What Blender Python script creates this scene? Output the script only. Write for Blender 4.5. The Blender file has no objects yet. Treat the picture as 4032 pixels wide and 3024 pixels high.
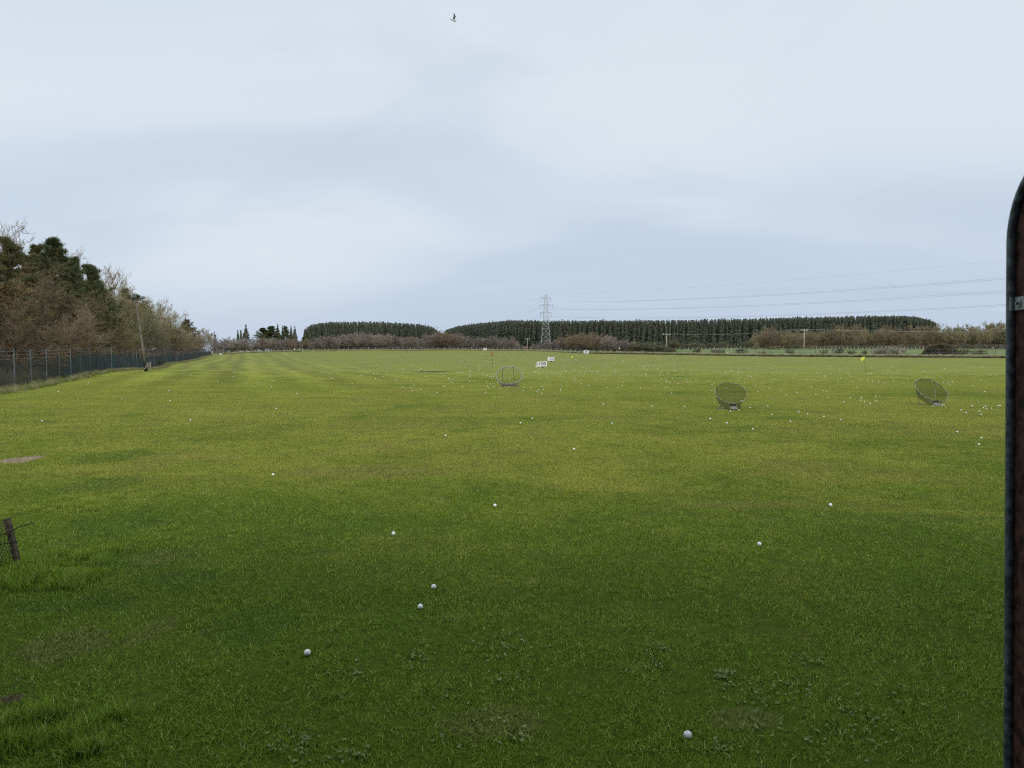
import bpy, math, random
import numpy as np
from mathutils import Vector, Quaternion, Matrix

random.seed(7)
RNG = np.random.default_rng(11)
SC = bpy.context.scene
COL = SC.collection

# ------------------------------------------------------------------ camera model (photograph pixels -> world)
F, CX, CY, HZ, EYE = 2796.0, 2016.0, 1512.0, 1388.0, 1.97
TH = math.atan((CY - HZ) / F)
FW = Vector((0, math.cos(TH), -math.sin(TH))); UP = Vector((0, math.sin(TH), math.cos(TH))); RT = Vector((1, 0, 0))
CAM = Vector((0, 0, EYE))

def ray(px, py):
    return FW + RT * ((px - CX) / F) + UP * ((CY - py) / F)
def at(px, py, Y):
    d = ray(px, py)
    return CAM + d * (Y / d.y)
def zat(py, Y):
    return at(CX, py, Y).z
def xat(px, Y):
    return at(px, HZ, Y).x

# ------------------------------------------------------------------ terrain
EDGE = [(-3000, 262, .6), (700, 262, .7), (850, 262, 1.0), (1000, 262, 1.95), (1400, 262, 2.65), (1911, 258, 2.70), (2150, 238, 2.2),
        (2300, 216, 1.62), (2440, 204, 1.46), (2700, 192, 1.2), (3000, 178, .96), (3700, 150, .84), (4000, 145, .80), (9000, 140, .8)]
EP = np.array(EDGE, float)
def edge_Y(px): return float(np.interp(px, EP[:, 0], EP[:, 1]))
def edge_z(px): return float(np.interp(px, EP[:, 0], EP[:, 2]))
def height(x, y):
    px = CX + F * x / max(y, 6.0)
    Ye = np.interp(px, EP[:, 0], EP[:, 1]); ze = np.interp(px, EP[:, 0], EP[:, 2])
    t = (y - .47 * Ye) / (.53 * Ye)
    if t <= 0: z = 0.0
    elif t < 1: z = ze * t * t * (3 - 2 * t)
    else:
        sl = np.interp(px, [1500, 2500, 2900], [.006, .009, .0155])
        z = ze + sl * min(y - Ye, 240)
    u = (x + 12.5 + .375 * y) / 1.068
    wl = min(max((40 - u) / 36, 0), 1) * min(max((u + 30) / 20, 0), 1)
    if wl > 0: z += wl * wl * (3 - 2 * wl) * float(np.interp(y, [25, 45, 58, 70, 86, 100, 110, 128, 200], [0, .08, .25, .20, -.18, -.22, .28, .25, 0]))
    w = min(max((y - 30) / 40.0, 0), 1) * min(max((Ye + 30 - y) / 30.0, 0), 1)
    z += w * (.10 * math.sin(x * .11 + 1.3) * math.sin(y * .085) + .06 * math.sin(x * .23 + y * .05))
    return float(z)
def ground_hit(px, py, dz=0.0):
    d = ray(px, py)
    t = 2.0; pt = t
    while t < 420:
        p = CAM + d * t
        if p.z - dz < height(p.x, p.y):
            a, b = pt, t
            for _ in range(24):
                m = (a + b) / 2; p = CAM + d * m
                if p.z - dz < height(p.x, p.y): b = m
                else: a = m
            return CAM + d * b
        pt = t; t += .35 if t < 90 else .8
    return CAM + d * 420

# ------------------------------------------------------------------ object helpers
def tag(o, label=None, cat=None, group=None, kind=None):
    if label: o['label'] = label
    if cat: o['category'] = cat
    if group: o['group'] = group
    if kind: o['kind'] = kind
    return o
def thing(name, label, cat, loc=(0, 0, 0), rotz=0, group=None):
    o = bpy.data.objects.new(name, None); COL.objects.link(o)
    o.empty_display_size = .2
    o.location = loc; o.rotation_euler = (0, 0, rotz)
    return tag(o, label, cat, group)
def link(name, me, mat, parent=None):
    o = bpy.data.objects.new(name, me); COL.objects.link(o)
    if mat is not None:
        me.materials.clear()
        for m in (mat if isinstance(mat, (list, tuple)) else [mat]): me.materials.append(m)
    if parent is not None: o.parent = parent
    return o
def dup(root, loc=None, rotz=None, scale=None, label=None, group=None):
    r = root.copy(); COL.objects.link(r)
    if loc is not None: r.location = loc
    if rotz is not None: r.rotation_euler = (root.rotation_euler[0], root.rotation_euler[1], rotz)
    if scale is not None: r.scale = scale
    if label: r['label'] = label
    if group: r['group'] = group
    for ch in list(root.children):
        c = ch.copy(); COL.objects.link(c); c.parent = r
        for g in ch.children:
            d = g.copy(); COL.objects.link(d); d.parent = c
    return r

class MB:
    """collects shapes, world or local coordinates, builds ONE mesh"""
    def __init__(s): s.v = []; s.f = []; s.mi = []; s.cur = 0
    def add(s, vs, fs):
        b = len(s.v); s.v += [tuple(v) for v in vs]
        for f in fs: s.f.append([i + b for i in f]); s.mi.append(s.cur)
    def quad(s, a, b, c, d): s.add([a, b, c, d], [(0, 1, 2, 3)])
    def box(s, c, size, M=None):
        c = Vector(c); hx, hy, hz = size[0] / 2, size[1] / 2, size[2] / 2
        vs = [Vector((x, y, z)) for z in (-hz, hz) for x, y in ((-hx, -hy), (hx, -hy), (hx, hy), (-hx, hy))]
        if M is not None: vs = [M @ v for v in vs]
        s.add([c + v for v in vs], [(3, 2, 1, 0), (4, 5, 6, 7), (0, 1, 5, 4), (1, 2, 6, 5), (2, 3, 7, 6), (3, 0, 4, 7)])
    def beam(s, a, b, w, h, up=(0, 0, 1)):
        a = Vector(a); b = Vector(b); d = (b - a)
        L = d.length; d.normalize(); u = Vector(up)
        sd = d.cross(u)
        if sd.length < 1e-4: sd = d.cross(Vector((1, 0, 0)))
        sd.normalize(); u = sd.cross(d)
        M = Matrix((sd, d, u)).transposed()
        s.box((a + b) / 2, (w, L, h), M)
    def tube(s, pts, rad, n=6, closed=False, caps=True):
        pts = [Vector(p) for p in pts]; m = len(pts)
        rads = rad if isinstance(rad, (list, tuple)) else [rad] * m
        rings = []; prev = None
        for i, p in enumerate(pts):
            if closed: t = pts[(i + 1) % m] - pts[i - 1]
            else: t = pts[min(i + 1, m - 1)] - pts[max(i - 1, 0)]
            t.normalize()
            if prev is None:
                u = t.cross(Vector((0, 0, 1)))
                if u.length < 1e-3: u = t.cross(Vector((1, 0, 0)))
            else: u = prev - t * prev.dot(t)
            u.normalize(); prev = u; w = t.cross(u)
            rings.append([p + (u * math.cos(k * 2 * math.pi / n) + w * math.sin(k * 2 * math.pi / n)) * rads[i] for k in range(n)])
        vs = [v for r in rings for v in r]; fs = []
        for i in range(m if closed else m - 1):
            j = (i + 1) % m
            for k in range(n): fs.append((i * n + k, i * n + (k + 1) % n, j * n + (k + 1) % n, j * n + k))
        if caps and not closed:
            fs.append(tuple(reversed(range(n)))); fs.append(tuple((m - 1) * n + k for k in range(n)))
        s.add(vs, fs)
    def lathe(s, prof, n=16, c=(0, 0, 0)):
        c = Vector(c); vs = []; fs = []
        for r, z in prof:
            for k in range(n): vs.append(c + Vector((r * math.cos(k * 2 * math.pi / n), r * math.sin(k * 2 * math.pi / n), z)))
        for i in range(len(prof) - 1):
            for k in range(n): fs.append((i * n + k, i * n + (k + 1) % n, (i + 1) * n + (k + 1) % n, (i + 1) * n + k))
        fs.append(tuple(reversed(range(n)))); fs.append(tuple((len(prof) - 1) * n + k for k in range(n)))
        s.add(vs, fs)
    def mesh(s, name, off=(0, 0, 0), smooth=False):
        me = bpy.data.meshes.new(name); o = Vector(off)
        me.from_pydata([tuple(Vector(v) - o) for v in s.v], [], s.f); me.update()
        if any(s.mi): me.polygons.foreach_set('material_index', s.mi)
        if smooth: me.polygons.foreach_set('use_smooth', [True] * len(me.polygons))
        return me
    def build(s, name, mat, parent=None, smooth=False, local=False):
        """world-coordinate shapes; a child is shifted into its parent's space (unless local)"""
        off = (0, 0, 0)
        if parent is not None and not local:
            off = Vector(parent.location) if parent.parent is None else Vector(parent.parent.location)
        return link(name, s.mesh(name, off, smooth), mat, parent)

def np_mesh(name, verts, faces, tint=None, smooth=False):
    """verts (n,3), faces (m,k) one size"""
    me = bpy.data.meshes.new(name); k = faces.shape[1]; m = len(faces)
    me.vertices.add(len(verts)); me.vertices.foreach_set('co', np.ascontiguousarray(verts, np.float32).ravel())
    me.loops.add(m * k); me.loops.foreach_set('vertex_index', np.ascontiguousarray(faces, np.int32).ravel())
    me.polygons.add(m); me.polygons.foreach_set('loop_start', np.arange(0, m * k, k, dtype=np.int32))
    if smooth: me.polygons.foreach_set('use_smooth', np.ones(m, bool))
    if tint is not None:
        a = me.attributes.new('tint', 'FLOAT', 'POINT'); a.data.foreach_set('value', np.ascontiguousarray(tint, np.float32))
    me.update(calc_edges=True)
    return me

# ------------------------------------------------------------------ materials
def new_mat(name):
    m = bpy.data.materials.new(name); m.use_nodes = True
    nt = m.node_tree
    return m, nt, nt.nodes['Principled BSDF'], nt.nodes['Material Output']
def N(nt, t, **kw):
    n = nt.nodes.new(t)
    for k, v in kw.items():
        if k in n.inputs.keys() if isinstance(k, str) else False: n.inputs[k].default_value = v
        else: setattr(n, k, v)
    return n
def L(nt, a, b): nt.links.new(a, b)
def mathn(nt, op, a, b=None, c=None, clamp=False):
    n = nt.nodes.new('ShaderNodeMath'); n.operation = op; n.use_clamp = clamp
    for i, v in enumerate((a, b, c)):
        if v is None: continue
        if isinstance(v, (int, float)): n.inputs[i].default_value = v
        else: L(nt, v, n.inputs[i])
    return n.outputs[0]
def mixc(nt, fac, a, b, mode='MIX'):
    n = nt.nodes.new('ShaderNodeMix'); n.data_type = 'RGBA'; n.blend_type = mode
    for s, v in ((n.inputs[0], fac), (n.inputs[6], a), (n.inputs[7], b)):
        if isinstance(v, (int, float)): s.default_value = v
        elif isinstance(v, tuple): s.default_value = (v[0], v[1], v[2], 1)
        else: L(nt, v, s)
    return n.outputs[2]
def noise(nt, vec, scale, detail=2, rough=.5, dist=0):
    n = nt.nodes.new('ShaderNodeTexNoise'); n.inputs['Scale'].default_value = scale; n.inputs['Detail'].default_value = detail
    n.inputs['Roughness'].default_value = rough; n.inputs['Distortion'].default_value = dist
    if vec is not None: L(nt, vec, n.inputs['Vector'])
    return n.outputs['Fac']
def mapr(nt, v, a, b, c=0., d=1., smooth=True):
    n = nt.nodes.new('ShaderNodeMapRange'); n.interpolation_type = 'SMOOTHSTEP' if smooth else 'LINEAR'
    L(nt, v, n.inputs[0])
    for i, x in zip((1, 2, 3, 4), (a, b, c, d)): n.inputs[i].default_value = x
    return n.outputs[0]

def simple(name, col, rough=.6, var=.25, scale=8, metal=0., spec=.3, bump=0., alpha=None, dark=None):
    m, nt, b, out = new_mat(name)
    tc = N(nt, 'ShaderNodeTexCoord').outputs['Object']
    f = noise(nt, tc, scale, 4, .6)
    d = dark or tuple(c * (1 - var) for c in col)
    c = mixc(nt, mapr(nt, f, .35, .65), d, tuple(min(1, x * (1 + var * .5)) for x in col))
    L(nt, c, b.inputs['Base Color'])
    b.inputs['Roughness'].default_value = rough; b.inputs['Metallic'].default_value = metal
    b.inputs['Specular IOR Level'].default_value = spec
    if bump:
        bp = N(nt, 'ShaderNodeBump'); bp.inputs['Strength'].default_value = bump; bp.inputs['Distance'].default_value = .02
        L(nt, f, bp.inputs['Height']); L(nt, bp.outputs[0], b.inputs['Normal'])
    if alpha is not None:
        t = N(nt, 'ShaderNodeBsdfTransparent'); mx = N(nt, 'ShaderNodeMixShader'); mx.inputs[0].default_value = alpha
        L(nt, t.outputs[0], mx.inputs[1]); L(nt, b.outputs[0], mx.inputs[2]); L(nt, mx.outputs[0], out.inputs[0])
    return m

def foliage(name, c0, c1, c2, var=.25, trans=.0, up=.35):
    """ramp c0->c1->c2 over per-point tint, with per-object brightness jitter"""
    m, nt, b, out = new_mat(name)
    a = N(nt, 'ShaderNodeAttribute', attribute_name='tint')
    r = nt.nodes.new('ShaderNodeValToRGB'); e = r.color_ramp.elements
    e[0].position = .0; e[0].color = (*c0, 1); e[1].position = 1; e[1].color = (*c2, 1)
    k = r.color_ramp.elements.new(.5); k.color = (*c1, 1)
    oi = N(nt, 'ShaderNodeObjectInfo')
    pos = N(nt, 'ShaderNodeNewGeometry').outputs['Position']
    cl = noise(nt, pos, .55, 2, .5)
    t = mathn(nt, 'ADD', a.outputs['Fac'], mathn(nt, 'MULTIPLY', mathn(nt, 'SUBTRACT', cl, .5), .9), clamp=True)
    L(nt, t, r.inputs[0])
    br = mapr(nt, oi.outputs['Random'], 0, 1, 1 - var, 1 + var, False)
    hsv = N(nt, 'ShaderNodeHueSaturation'); L(nt, r.outputs[0], hsv.inputs['Color']); L(nt, br, hsv.inputs['Value'])
    L(nt, hsv.outputs[0], b.inputs['Base Color'])
    b.inputs['Roughness'].default_value = .8; b.inputs['Specular IOR Level'].default_value = .1
    if trans:
        tr = N(nt, 'ShaderNodeBsdfTranslucent'); L(nt, hsv.outputs[0], tr.inputs[0])
        mx = N(nt, 'ShaderNodeMixShader'); mx.inputs[0].default_value = trans
        L(nt, b.outputs[0], mx.inputs[1]); L(nt, tr.outputs[0], mx.inputs[2]); L(nt, mx.outputs[0], out.inputs[0])
    return m

# --- turf colour: a node group of world position, shared by the ground sheet and the grass blades
SPOTS = []     # (x, y, rx, ry, colour, strength)
def spot(px, py, wpx, hpx, col, s=1.0):
    p = ground_hit(px, py); q = ground_hit(px, py - hpx); w = wpx / F * p.y
    SPOTS.append((p.x, (p.y + q.y) / 2, w, max((q.y - p.y) / 2, .05), col, s))
spot(2, 1829, 62, 34, (.40, .30, .21), 1.0)
spot(18, 2775, 52, 40, (.13, .080, .060), .9)
spot(570, 2225, 130, 60, (.24, .21, .07), .45)
spot(540, 2540, 90, 110, (.20, .19, .06), .4)
spot(110, 2640, 180, 170, (.19, .17, .06), .45)
spot(1400, 1890, 330, 60, (.25, .21, .07), .35)
for q in ((330, 1830, 150, 60), (250, 1960, 150, 90), (330, 2130, 200, 110), (480, 2260, 220, 100), (200, 2420, 260, 80), (930, 2540, 180, 150), (640, 2330, 160, 90)): spot(*q, (.080, .145, .018), .52)
spot(3640, 2070, 330, 50, (.088, .158, .018), .5)
spot(1450, 2120, 420, 70, (.095, .165, .018), .35)
spot(2950, 2880, 160, 90, (.24, .215, .08), .4)
spot(1950, 2930, 250, 160, (.22, .20, .07), .35)
spot(1690, 1466, 75, 5, (.05, .045, .03), .9)
spot(2960, 2010, 300, 40, (.24, .21, .07), .3)

def turf_group():
    g = bpy.data.node_groups.new('turf_colour', 'ShaderNodeTree')
    g.interface.new_socket('Colour', in_out='OUTPUT', socket_type='NodeSocketColor')
    out = g.nodes.new('NodeGroupOutput')
    pos = N(g, 'ShaderNodeNewGeometry').outputs['Position']
    sx = N(g, 'ShaderNodeSeparateXYZ'); L(g, pos, sx.inputs[0])
    x, y = sx.outputs[0], sx.outputs[1]
    flat = N(g, 'ShaderNodeCombineXYZ'); L(g, x, flat.inputs[0]); L(g, y, flat.inputs[1]); p = flat.outputs[0]
    nl = noise(g, p, .11, 3, .55, .4); nm = noise(g, p, .55, 3, .6, .3); nf = noise(g, p, 2.6, 3, .65)
    nx = noise(g, p, 11., 2, .6)
    # yellower farther out; part of the near green is building shade put into colour
    far = mapr(g, y, 5, 15)
    k = mathn(g, 'ADD', mathn(g, 'MULTIPLY', nl, .85), mathn(g, 'MULTIPLY', nm, .55))
    k = mathn(g, 'ADD', k, mathn(g, 'MULTIPLY', nf, .35))
    k = mathn(g, 'ADD', k, mathn(g, 'MULTIPLY', mathn(g, 'SUBTRACT', far, .5), .34))
    yel = mapr(g, k, .66, 1.14)
    c = mixc(g, yel, (.120, .188, .013), (.266, .286, .042))
    brown = mathn(g, 'MULTIPLY', mapr(g, noise(g, p, .27, 4, .6, .5), .52, .72), mathn(g, 'MULTIPLY', far, .42))
    c = mixc(g, brown, c, (.310, .250, .080))
    deep = mathn(g, 'MULTIPLY', mapr(g, noise(g, p, .38, 3, .6, .6), .55, .72), .6)
    c = mixc(g, mathn(g, 'MULTIPLY', deep, mapr(g, y, 18, 40, 1, .45)), c, (.100, .178, .012))
    dry = mathn(g, 'MULTIPLY', mapr(g, noise(g, p, 1.3, 4, .7, .3), .58, .75), .38)
    c = mixc(g, dry, c, (.275, .250, .080))
    # mower passes on the far left, running out along the fence line
    u = mathn(g, 'DIVIDE', mathn(g, 'ADD', x, mathn(g, 'MULTIPLY', y, .375)), 1.068)
    wob = mathn(g, 'MULTIPLY', mathn(g, 'SUBTRACT', noise(g, p, .06, 2), .5), 5.0)
    st = mathn(g, 'SINE', mathn(g, 'MULTIPLY', mathn(g, 'ADD', u, wob), 2 * math.pi / 3.4))
    st2 = mathn(g, 'SINE', mathn(g, 'MULTIPLY', mathn(g, 'ADD', u, wob), 2 * math.pi / 9.1))
    msk = mathn(g, 'MULTIPLY', mapr(g, y, 22, 60), mapr(g, u, 25, -4, 0, 1))
    sv = mathn(g, 'ADD', mathn(g, 'MULTIPLY', st, .20), mathn(g, 'MULTIPLY', st2, .13))
    val = mathn(g, 'ADD', 1.0, mathn(g, 'MULTIPLY', sv, msk))
    val = mathn(g, 'MULTIPLY', val, mapr(g, nx, .25, .75, .80, 1.2, False))
    # long thin wear streaks lying across the view
    mp = N(g, 'ShaderNodeMapping'); mp.inputs['Scale'].default_value = (.16, .42, 1); L(g, p, mp.inputs[0])
    val = mathn(g, 'MULTIPLY', val, mapr(g, noise(g, mp.outputs[0], 1.0, 4, .65, .6),   .3, .7, .88, 1.12, False))
    hs = N(g, 'ShaderNodeHueSaturation'); L(g, c, hs.inputs['Color']); L(g, val, hs.inputs['Value']); c = hs.outputs[0]
    wn = N(g, 'ShaderNodeTexNoise'); wn.inputs['Scale'].default_value = 3.5; wn.inputs['Detail'].default_value = 3; L(g, p, wn.inputs['Vector'])
    for (sxx, syy, rx, ry, col, s) in SPOTS:
        dx = mathn(g, 'DIVIDE', mathn(g, 'SUBTRACT', x, sxx), rx); dy = mathn(g, 'DIVIDE', mathn(g, 'SUBTRACT', y, syy), ry)
        d = mathn(g, 'SQRT', mathn(g, 'ADD', mathn(g, 'MULTIPLY', dx, dx), mathn(g, 'MULTIPLY', dy, dy)))
        d = mathn(g, 'ADD', d, mathn(g, 'MULTIPLY', mathn(g, 'SUBTRACT', wn.outputs['Fac'], .5), 1.6))
        c = mixc(g, mapr(g, d, .7, 1.15, s, 0), c, col)
    c = mixc(g, mapr(g, y, 30, 140, .05, .38), c, (.232, .226, .098))  # aerial haze put into the turf colour, stronger with distance
    L(g, c, out.inputs[0])
    return g
TURF = turf_group()

def ground_mat():
    m, nt, b, out = new_mat('ground_turf')
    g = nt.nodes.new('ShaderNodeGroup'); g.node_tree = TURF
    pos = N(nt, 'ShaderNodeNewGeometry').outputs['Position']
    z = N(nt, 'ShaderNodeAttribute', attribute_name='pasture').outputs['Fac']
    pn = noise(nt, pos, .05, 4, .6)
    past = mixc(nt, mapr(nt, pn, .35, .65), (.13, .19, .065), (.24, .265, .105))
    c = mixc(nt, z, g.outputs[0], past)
    # shade between the blades painted into the ground colour, darkest close by
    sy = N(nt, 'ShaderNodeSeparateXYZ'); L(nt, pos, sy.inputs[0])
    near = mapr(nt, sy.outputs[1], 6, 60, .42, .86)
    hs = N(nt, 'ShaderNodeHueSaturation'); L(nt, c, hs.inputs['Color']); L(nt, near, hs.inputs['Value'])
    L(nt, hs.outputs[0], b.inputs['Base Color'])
    b.inputs['Roughness'].default_value = .9; b.inputs['Specular IOR Level'].default_value = .05
    bp = N(nt, 'ShaderNodeBump'); bp.inputs['Strength'].default_value = .45; bp.inputs['Distance'].default_value = .06
    L(nt, noise(nt, pos, 7, 5, .7), bp.inputs['Height']); L(nt, bp.outputs[0], b.inputs['Normal'])
    return m
def blade_mat(name, tint=None, fac=0., bright=1.0, lo=.62, hi=1.38):
    m, nt, b, out = new_mat(name)
    g = nt.nodes.new('ShaderNodeGroup'); g.node_tree = TURF
    a = N(nt, 'ShaderNodeAttribute', attribute_name='tint').outputs['Fac']
    c = g.outputs[0]
    if tint: c = mixc(nt, fac, c, tint)
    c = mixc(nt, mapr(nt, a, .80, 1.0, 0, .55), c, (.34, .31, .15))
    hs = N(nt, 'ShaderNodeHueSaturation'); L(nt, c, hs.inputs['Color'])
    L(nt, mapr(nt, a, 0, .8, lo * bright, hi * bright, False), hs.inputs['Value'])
    geo = N(nt, 'ShaderNodeNewGeometry')
    vm = N(nt, 'ShaderNodeVectorMath', operation='SCALE'); L(nt, geo.outputs['Normal'], vm.inputs[0]); vm.inputs['Scale'].default_value = .55
    va = N(nt, 'ShaderNodeVectorMath', operation='ADD'); L(nt, vm.outputs[0], va.inputs[0]); va.inputs[1].default_value = (0, 0, .75)
    vn = N(nt, 'ShaderNodeVectorMath', operation='NORMALIZE'); L(nt, va.outputs[0], vn.inputs[0])
    L(nt, hs.outputs[0], b.inputs['Base Color']); L(nt, vn.outputs[0], b.inputs['Normal'])
    b.inputs['Roughness'].default_value = .6; b.inputs['Specular IOR Level'].default_value = .04
    tr = N(nt, 'ShaderNodeBsdfTranslucent'); L(nt, hs.outputs[0], tr.inputs[0])
    mx = N(nt, 'ShaderNodeMixShader'); mx.inputs[0].default_value = .25
    L(nt, b.outputs[0], mx.inputs[1]); L(nt, tr.outputs[0], mx.inputs[2]); L(nt, mx.outputs[0], out.inputs[0])
    return m

M = {}
M['ground'] = ground_mat()
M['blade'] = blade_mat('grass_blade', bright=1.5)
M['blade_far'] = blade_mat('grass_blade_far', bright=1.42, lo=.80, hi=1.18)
M['rough'] = blade_mat('rough_grass_blade', (.36, .34, .18), .75, 1.1)
M['dead'] = blade_mat('dead_stems', (.135, .112, .085), .92, 1.0)
M['pale'] = blade_mat('pale_dry_blade', (.50, .46, .30), .85, 1.15)
M['rough_green'] = blade_mat('rough_green_blade', (.13, .19, .05), .6, 1.0)
M['ball'] = None
M['bark'] = simple('bark', (.11, .085, .062), .9, .4, 6, spec=.1, bump=.3)
M['bark_pale'] = simple('bark_pale', (.20, .17, .13), .9, .35, 6, spec=.1)
M['twig_purple'] = foliage('twigs_purple', (.160, .128, .115), (.26, .212, .188), (.36, .30, .262), .15)
M['twig_tan'] = foliage('twigs_tan', (.185, .155, .090), (.31, .265, .150), (.43, .38, .215), .15)
M['twig_russet'] = foliage('twigs_russet', (.115, .090, .058), (.190, .148, .092), (.28, .22, .130), .15)
M['twig_dark'] = foliage('twigs_dark', (.075, .062, .052), (.125, .105, .085), (.20, .17, .135), .2)
M['twig_grey'] = foliage('twigs_grey', (.24, .205, .165), (.36, .31, .25), (.46, .40, .32), .12)
M['twig_brown'] = foliage('twigs_brown', (.160, .118, .078), (.265, .20, .130), (.37, .285, .185), .15)
M['twig_olive'] = foliage('twigs_olive', (.10, .10, .058), (.17, .17, .10), (.24, .235, .14), .15)
M['needle_green'] = foliage('needles_green', (.100, .125, .055), (.180, .180, .082), (.36, .245, .125), .10, .3)
M['needle_brown'] = foliage('needles_brown', (.14, .145, .066), (.27, .205, .108), (.39, .235, .115), .12, .3)
M['spruce'] = foliage('spruce_needles', (.120, .134, .100), (.150, .166, .118), (.190, .205, .145), .05, .25)  # dark end lightened to put slight aerial haze into the needles
M['gorse'] = foliage('gorse', (.060, .052, .032), (.12, .10, .062), (.20, .165, .09), .15)
M['steel'] = simple('galvanised_steel', (.22, .24, .25), .55, .25, 3, metal=.3, spec=.3)
M['pylon'] = simple('pylon_steel', (.44, .47, .49), .6, .15, 1, metal=.2)
M['wire'] = simple('wire', (.44, .48, .53), .5, .1, 1, metal=.3)
M['post_grey'] = simple('fence_post_concrete', (.125, .135, .135), .85, .3, 5, spec=.15)
M['post_wood'] = simple('fence_post_wood', (.40, .38, .30), .9, .3, 3, spec=.1)
M['pole_wood'] = simple('pole_wood', (.17, .15, .12), .9, .3, 2, spec=.1)
M['black'] = simple('black_paint', (.012, .012, .012), .6, .3, 8)
M['white'] = simple('white_board', (.80, .80, .79), .5, .05, 4)
M['ink'] = simple('black_lettering', (.02, .02, .025), .5, .1, 4)
M['ink_blue'] = simple('blue_grey_lettering', (.05, .085, .12), .5, .1, 4)
M['red_flag'] = simple('red_flag', (.55, .05, .06), .7, .25, 5)
M['pale_red'] = simple('faded_red', (.52, .17, .14), .7, .2, 5)
M['yellow_flag'] = simple('yellow_flag', (.62, .66, .10), .7, .15, 5)
M['cream_flag'] = simple('cream_flag', (.66, .64, .42), .7, .15, 5)
M['hoop'] = simple('hoop_tape', (.24, .235, .14), .6, .5, 9, dark=(.05, .048, .03))
M['hoop_pale'] = simple('hoop_foam', (.30, .31, .27), .7, .2, 14)
M['hoop_dark'] = simple('hoop_dark', (.085, .075, .045), .7, .3, 9)
M['net'] = simple('target_net', (.030, .033, .020), .8, .3, 9, alpha=.38)
M['net_thin'] = simple('target_net_worn', (.12, .12, .09), .8, .3, 9, alpha=.10)
M['net_dense'] = simple('target_net_gathered', (.030, .032, .026), .8, .3, 9, alpha=.85)
M['chute'] = simple('chute_board', (.18, .175, .135), .7, .25, 9)
M['chute_dark'] = simple('chute_shade', (.045, .047, .036), .8, .3, 9)
M['target_frame'] = simple('target_frame', (.17, .15, .11), .7, .3, 9)
M['panel'] = simple('brown_panel', (.060, .026, .020), .75, .7, 26, spec=.15, bump=.25)
M['tube'] = simple('dull_tube', (.10, .125, .14), .5, .6, 40, metal=.3, spec=.4)
M['clip'] = simple('clip_plate', (.30, .32, .30), .6, .25, 20, metal=.2)
M['bolt'] = simple('bolt_head', (.20, .20, .19), .45, .3, 20, metal=.5)
M['wool'] = simple('sheep_wool', (.62, .60, .50), .95, .15, 9, spec=.05)
M['roof_grey'] = simple('grey_roof', (.13, .135, .13), .85, .15, 1)
M['render_wall'] = simple('pale_wall', (.45, .42, .37), .85, .12, 1)
M['glass_dark'] = simple('dark_window', (.03, .035, .04), .2, .1, 1, spec=.5)
M['soil'] = simple('dark_bank_soil', (.055, .048, .026), .95, .5, .8, spec=.05)
M['unseen_shelter'] = simple('unseen_shelter_timber', (.09, .055, .04), .85, .3, 2)
M['concrete'] = simple('shelter_floor', (.22, .215, .20), .9, .2, 2)

def net_mat(name, col, alpha, sc):
    """woven netting: open weave as coverage, with denser and thinner stretches"""
    m, nt, b, out = new_mat(name)
    pos = N(nt, 'ShaderNodeNewGeometry').outputs['Position']
    n1 = noise(nt, pos, sc, 3, .6); n2 = noise(nt, pos, 6, 2)
    c = mixc(nt, n2, tuple(x * .6 for x in col), tuple(x * 1.4 for x in col)); L(nt, c, b.inputs['Base Color'])
    b.inputs['Roughness'].default_value = .8; b.inputs['Specular IOR Level'].default_value = .1
    sy = N(nt, 'ShaderNodeSeparateXYZ'); L(nt, pos, sy.inputs[0])
    cov = mathn(nt, 'MULTIPLY', mapr(nt, n1, .3, .7, alpha * .7, alpha * 1.15), mapr(nt, sy.outputs[1], 36, 62, .40, 1.3))
    t = N(nt, 'ShaderNodeBsdfTransparent'); mx = N(nt, 'ShaderNodeMixShader'); L(nt, cov, mx.inputs[0])
    L(nt, t.outputs[0], mx.inputs[1]); L(nt, b.outputs[0], mx.inputs[2]); L(nt, mx.outputs[0], out.inputs[0])
    return m
M['fence_net'] = net_mat('fence_netting', (.042, .072, .076), .70, .5)

def ball_mat(name):
    m, nt, b, out = new_mat(name)
    tc = N(nt, 'ShaderNodeTexCoord').outputs['Object']
    v = N(nt, 'ShaderNodeTexVoronoi'); v.inputs['Scale'].default_value = 260; L(nt, tc, v.inputs['Vector'])
    bp = N(nt, 'ShaderNodeBump'); bp.inputs['Strength'].default_value = .35; bp.inputs['Distance'].default_value = .0006
    L(nt, v.outputs['Distance'], bp.inputs['Height']); L(nt, bp.outputs[0], b.inputs['Normal'])
    f = noise(nt, tc, 60, 3)
    L(nt, mixc(nt, mapr(nt, f, .5, .75), (.84, .85, .84), (.66, .66, .60)), b.inputs['Base Color'])
    b.inputs['Roughness'].default_value = .35
    return m
M['ball'] = ball_mat('golf_ball_white')

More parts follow.
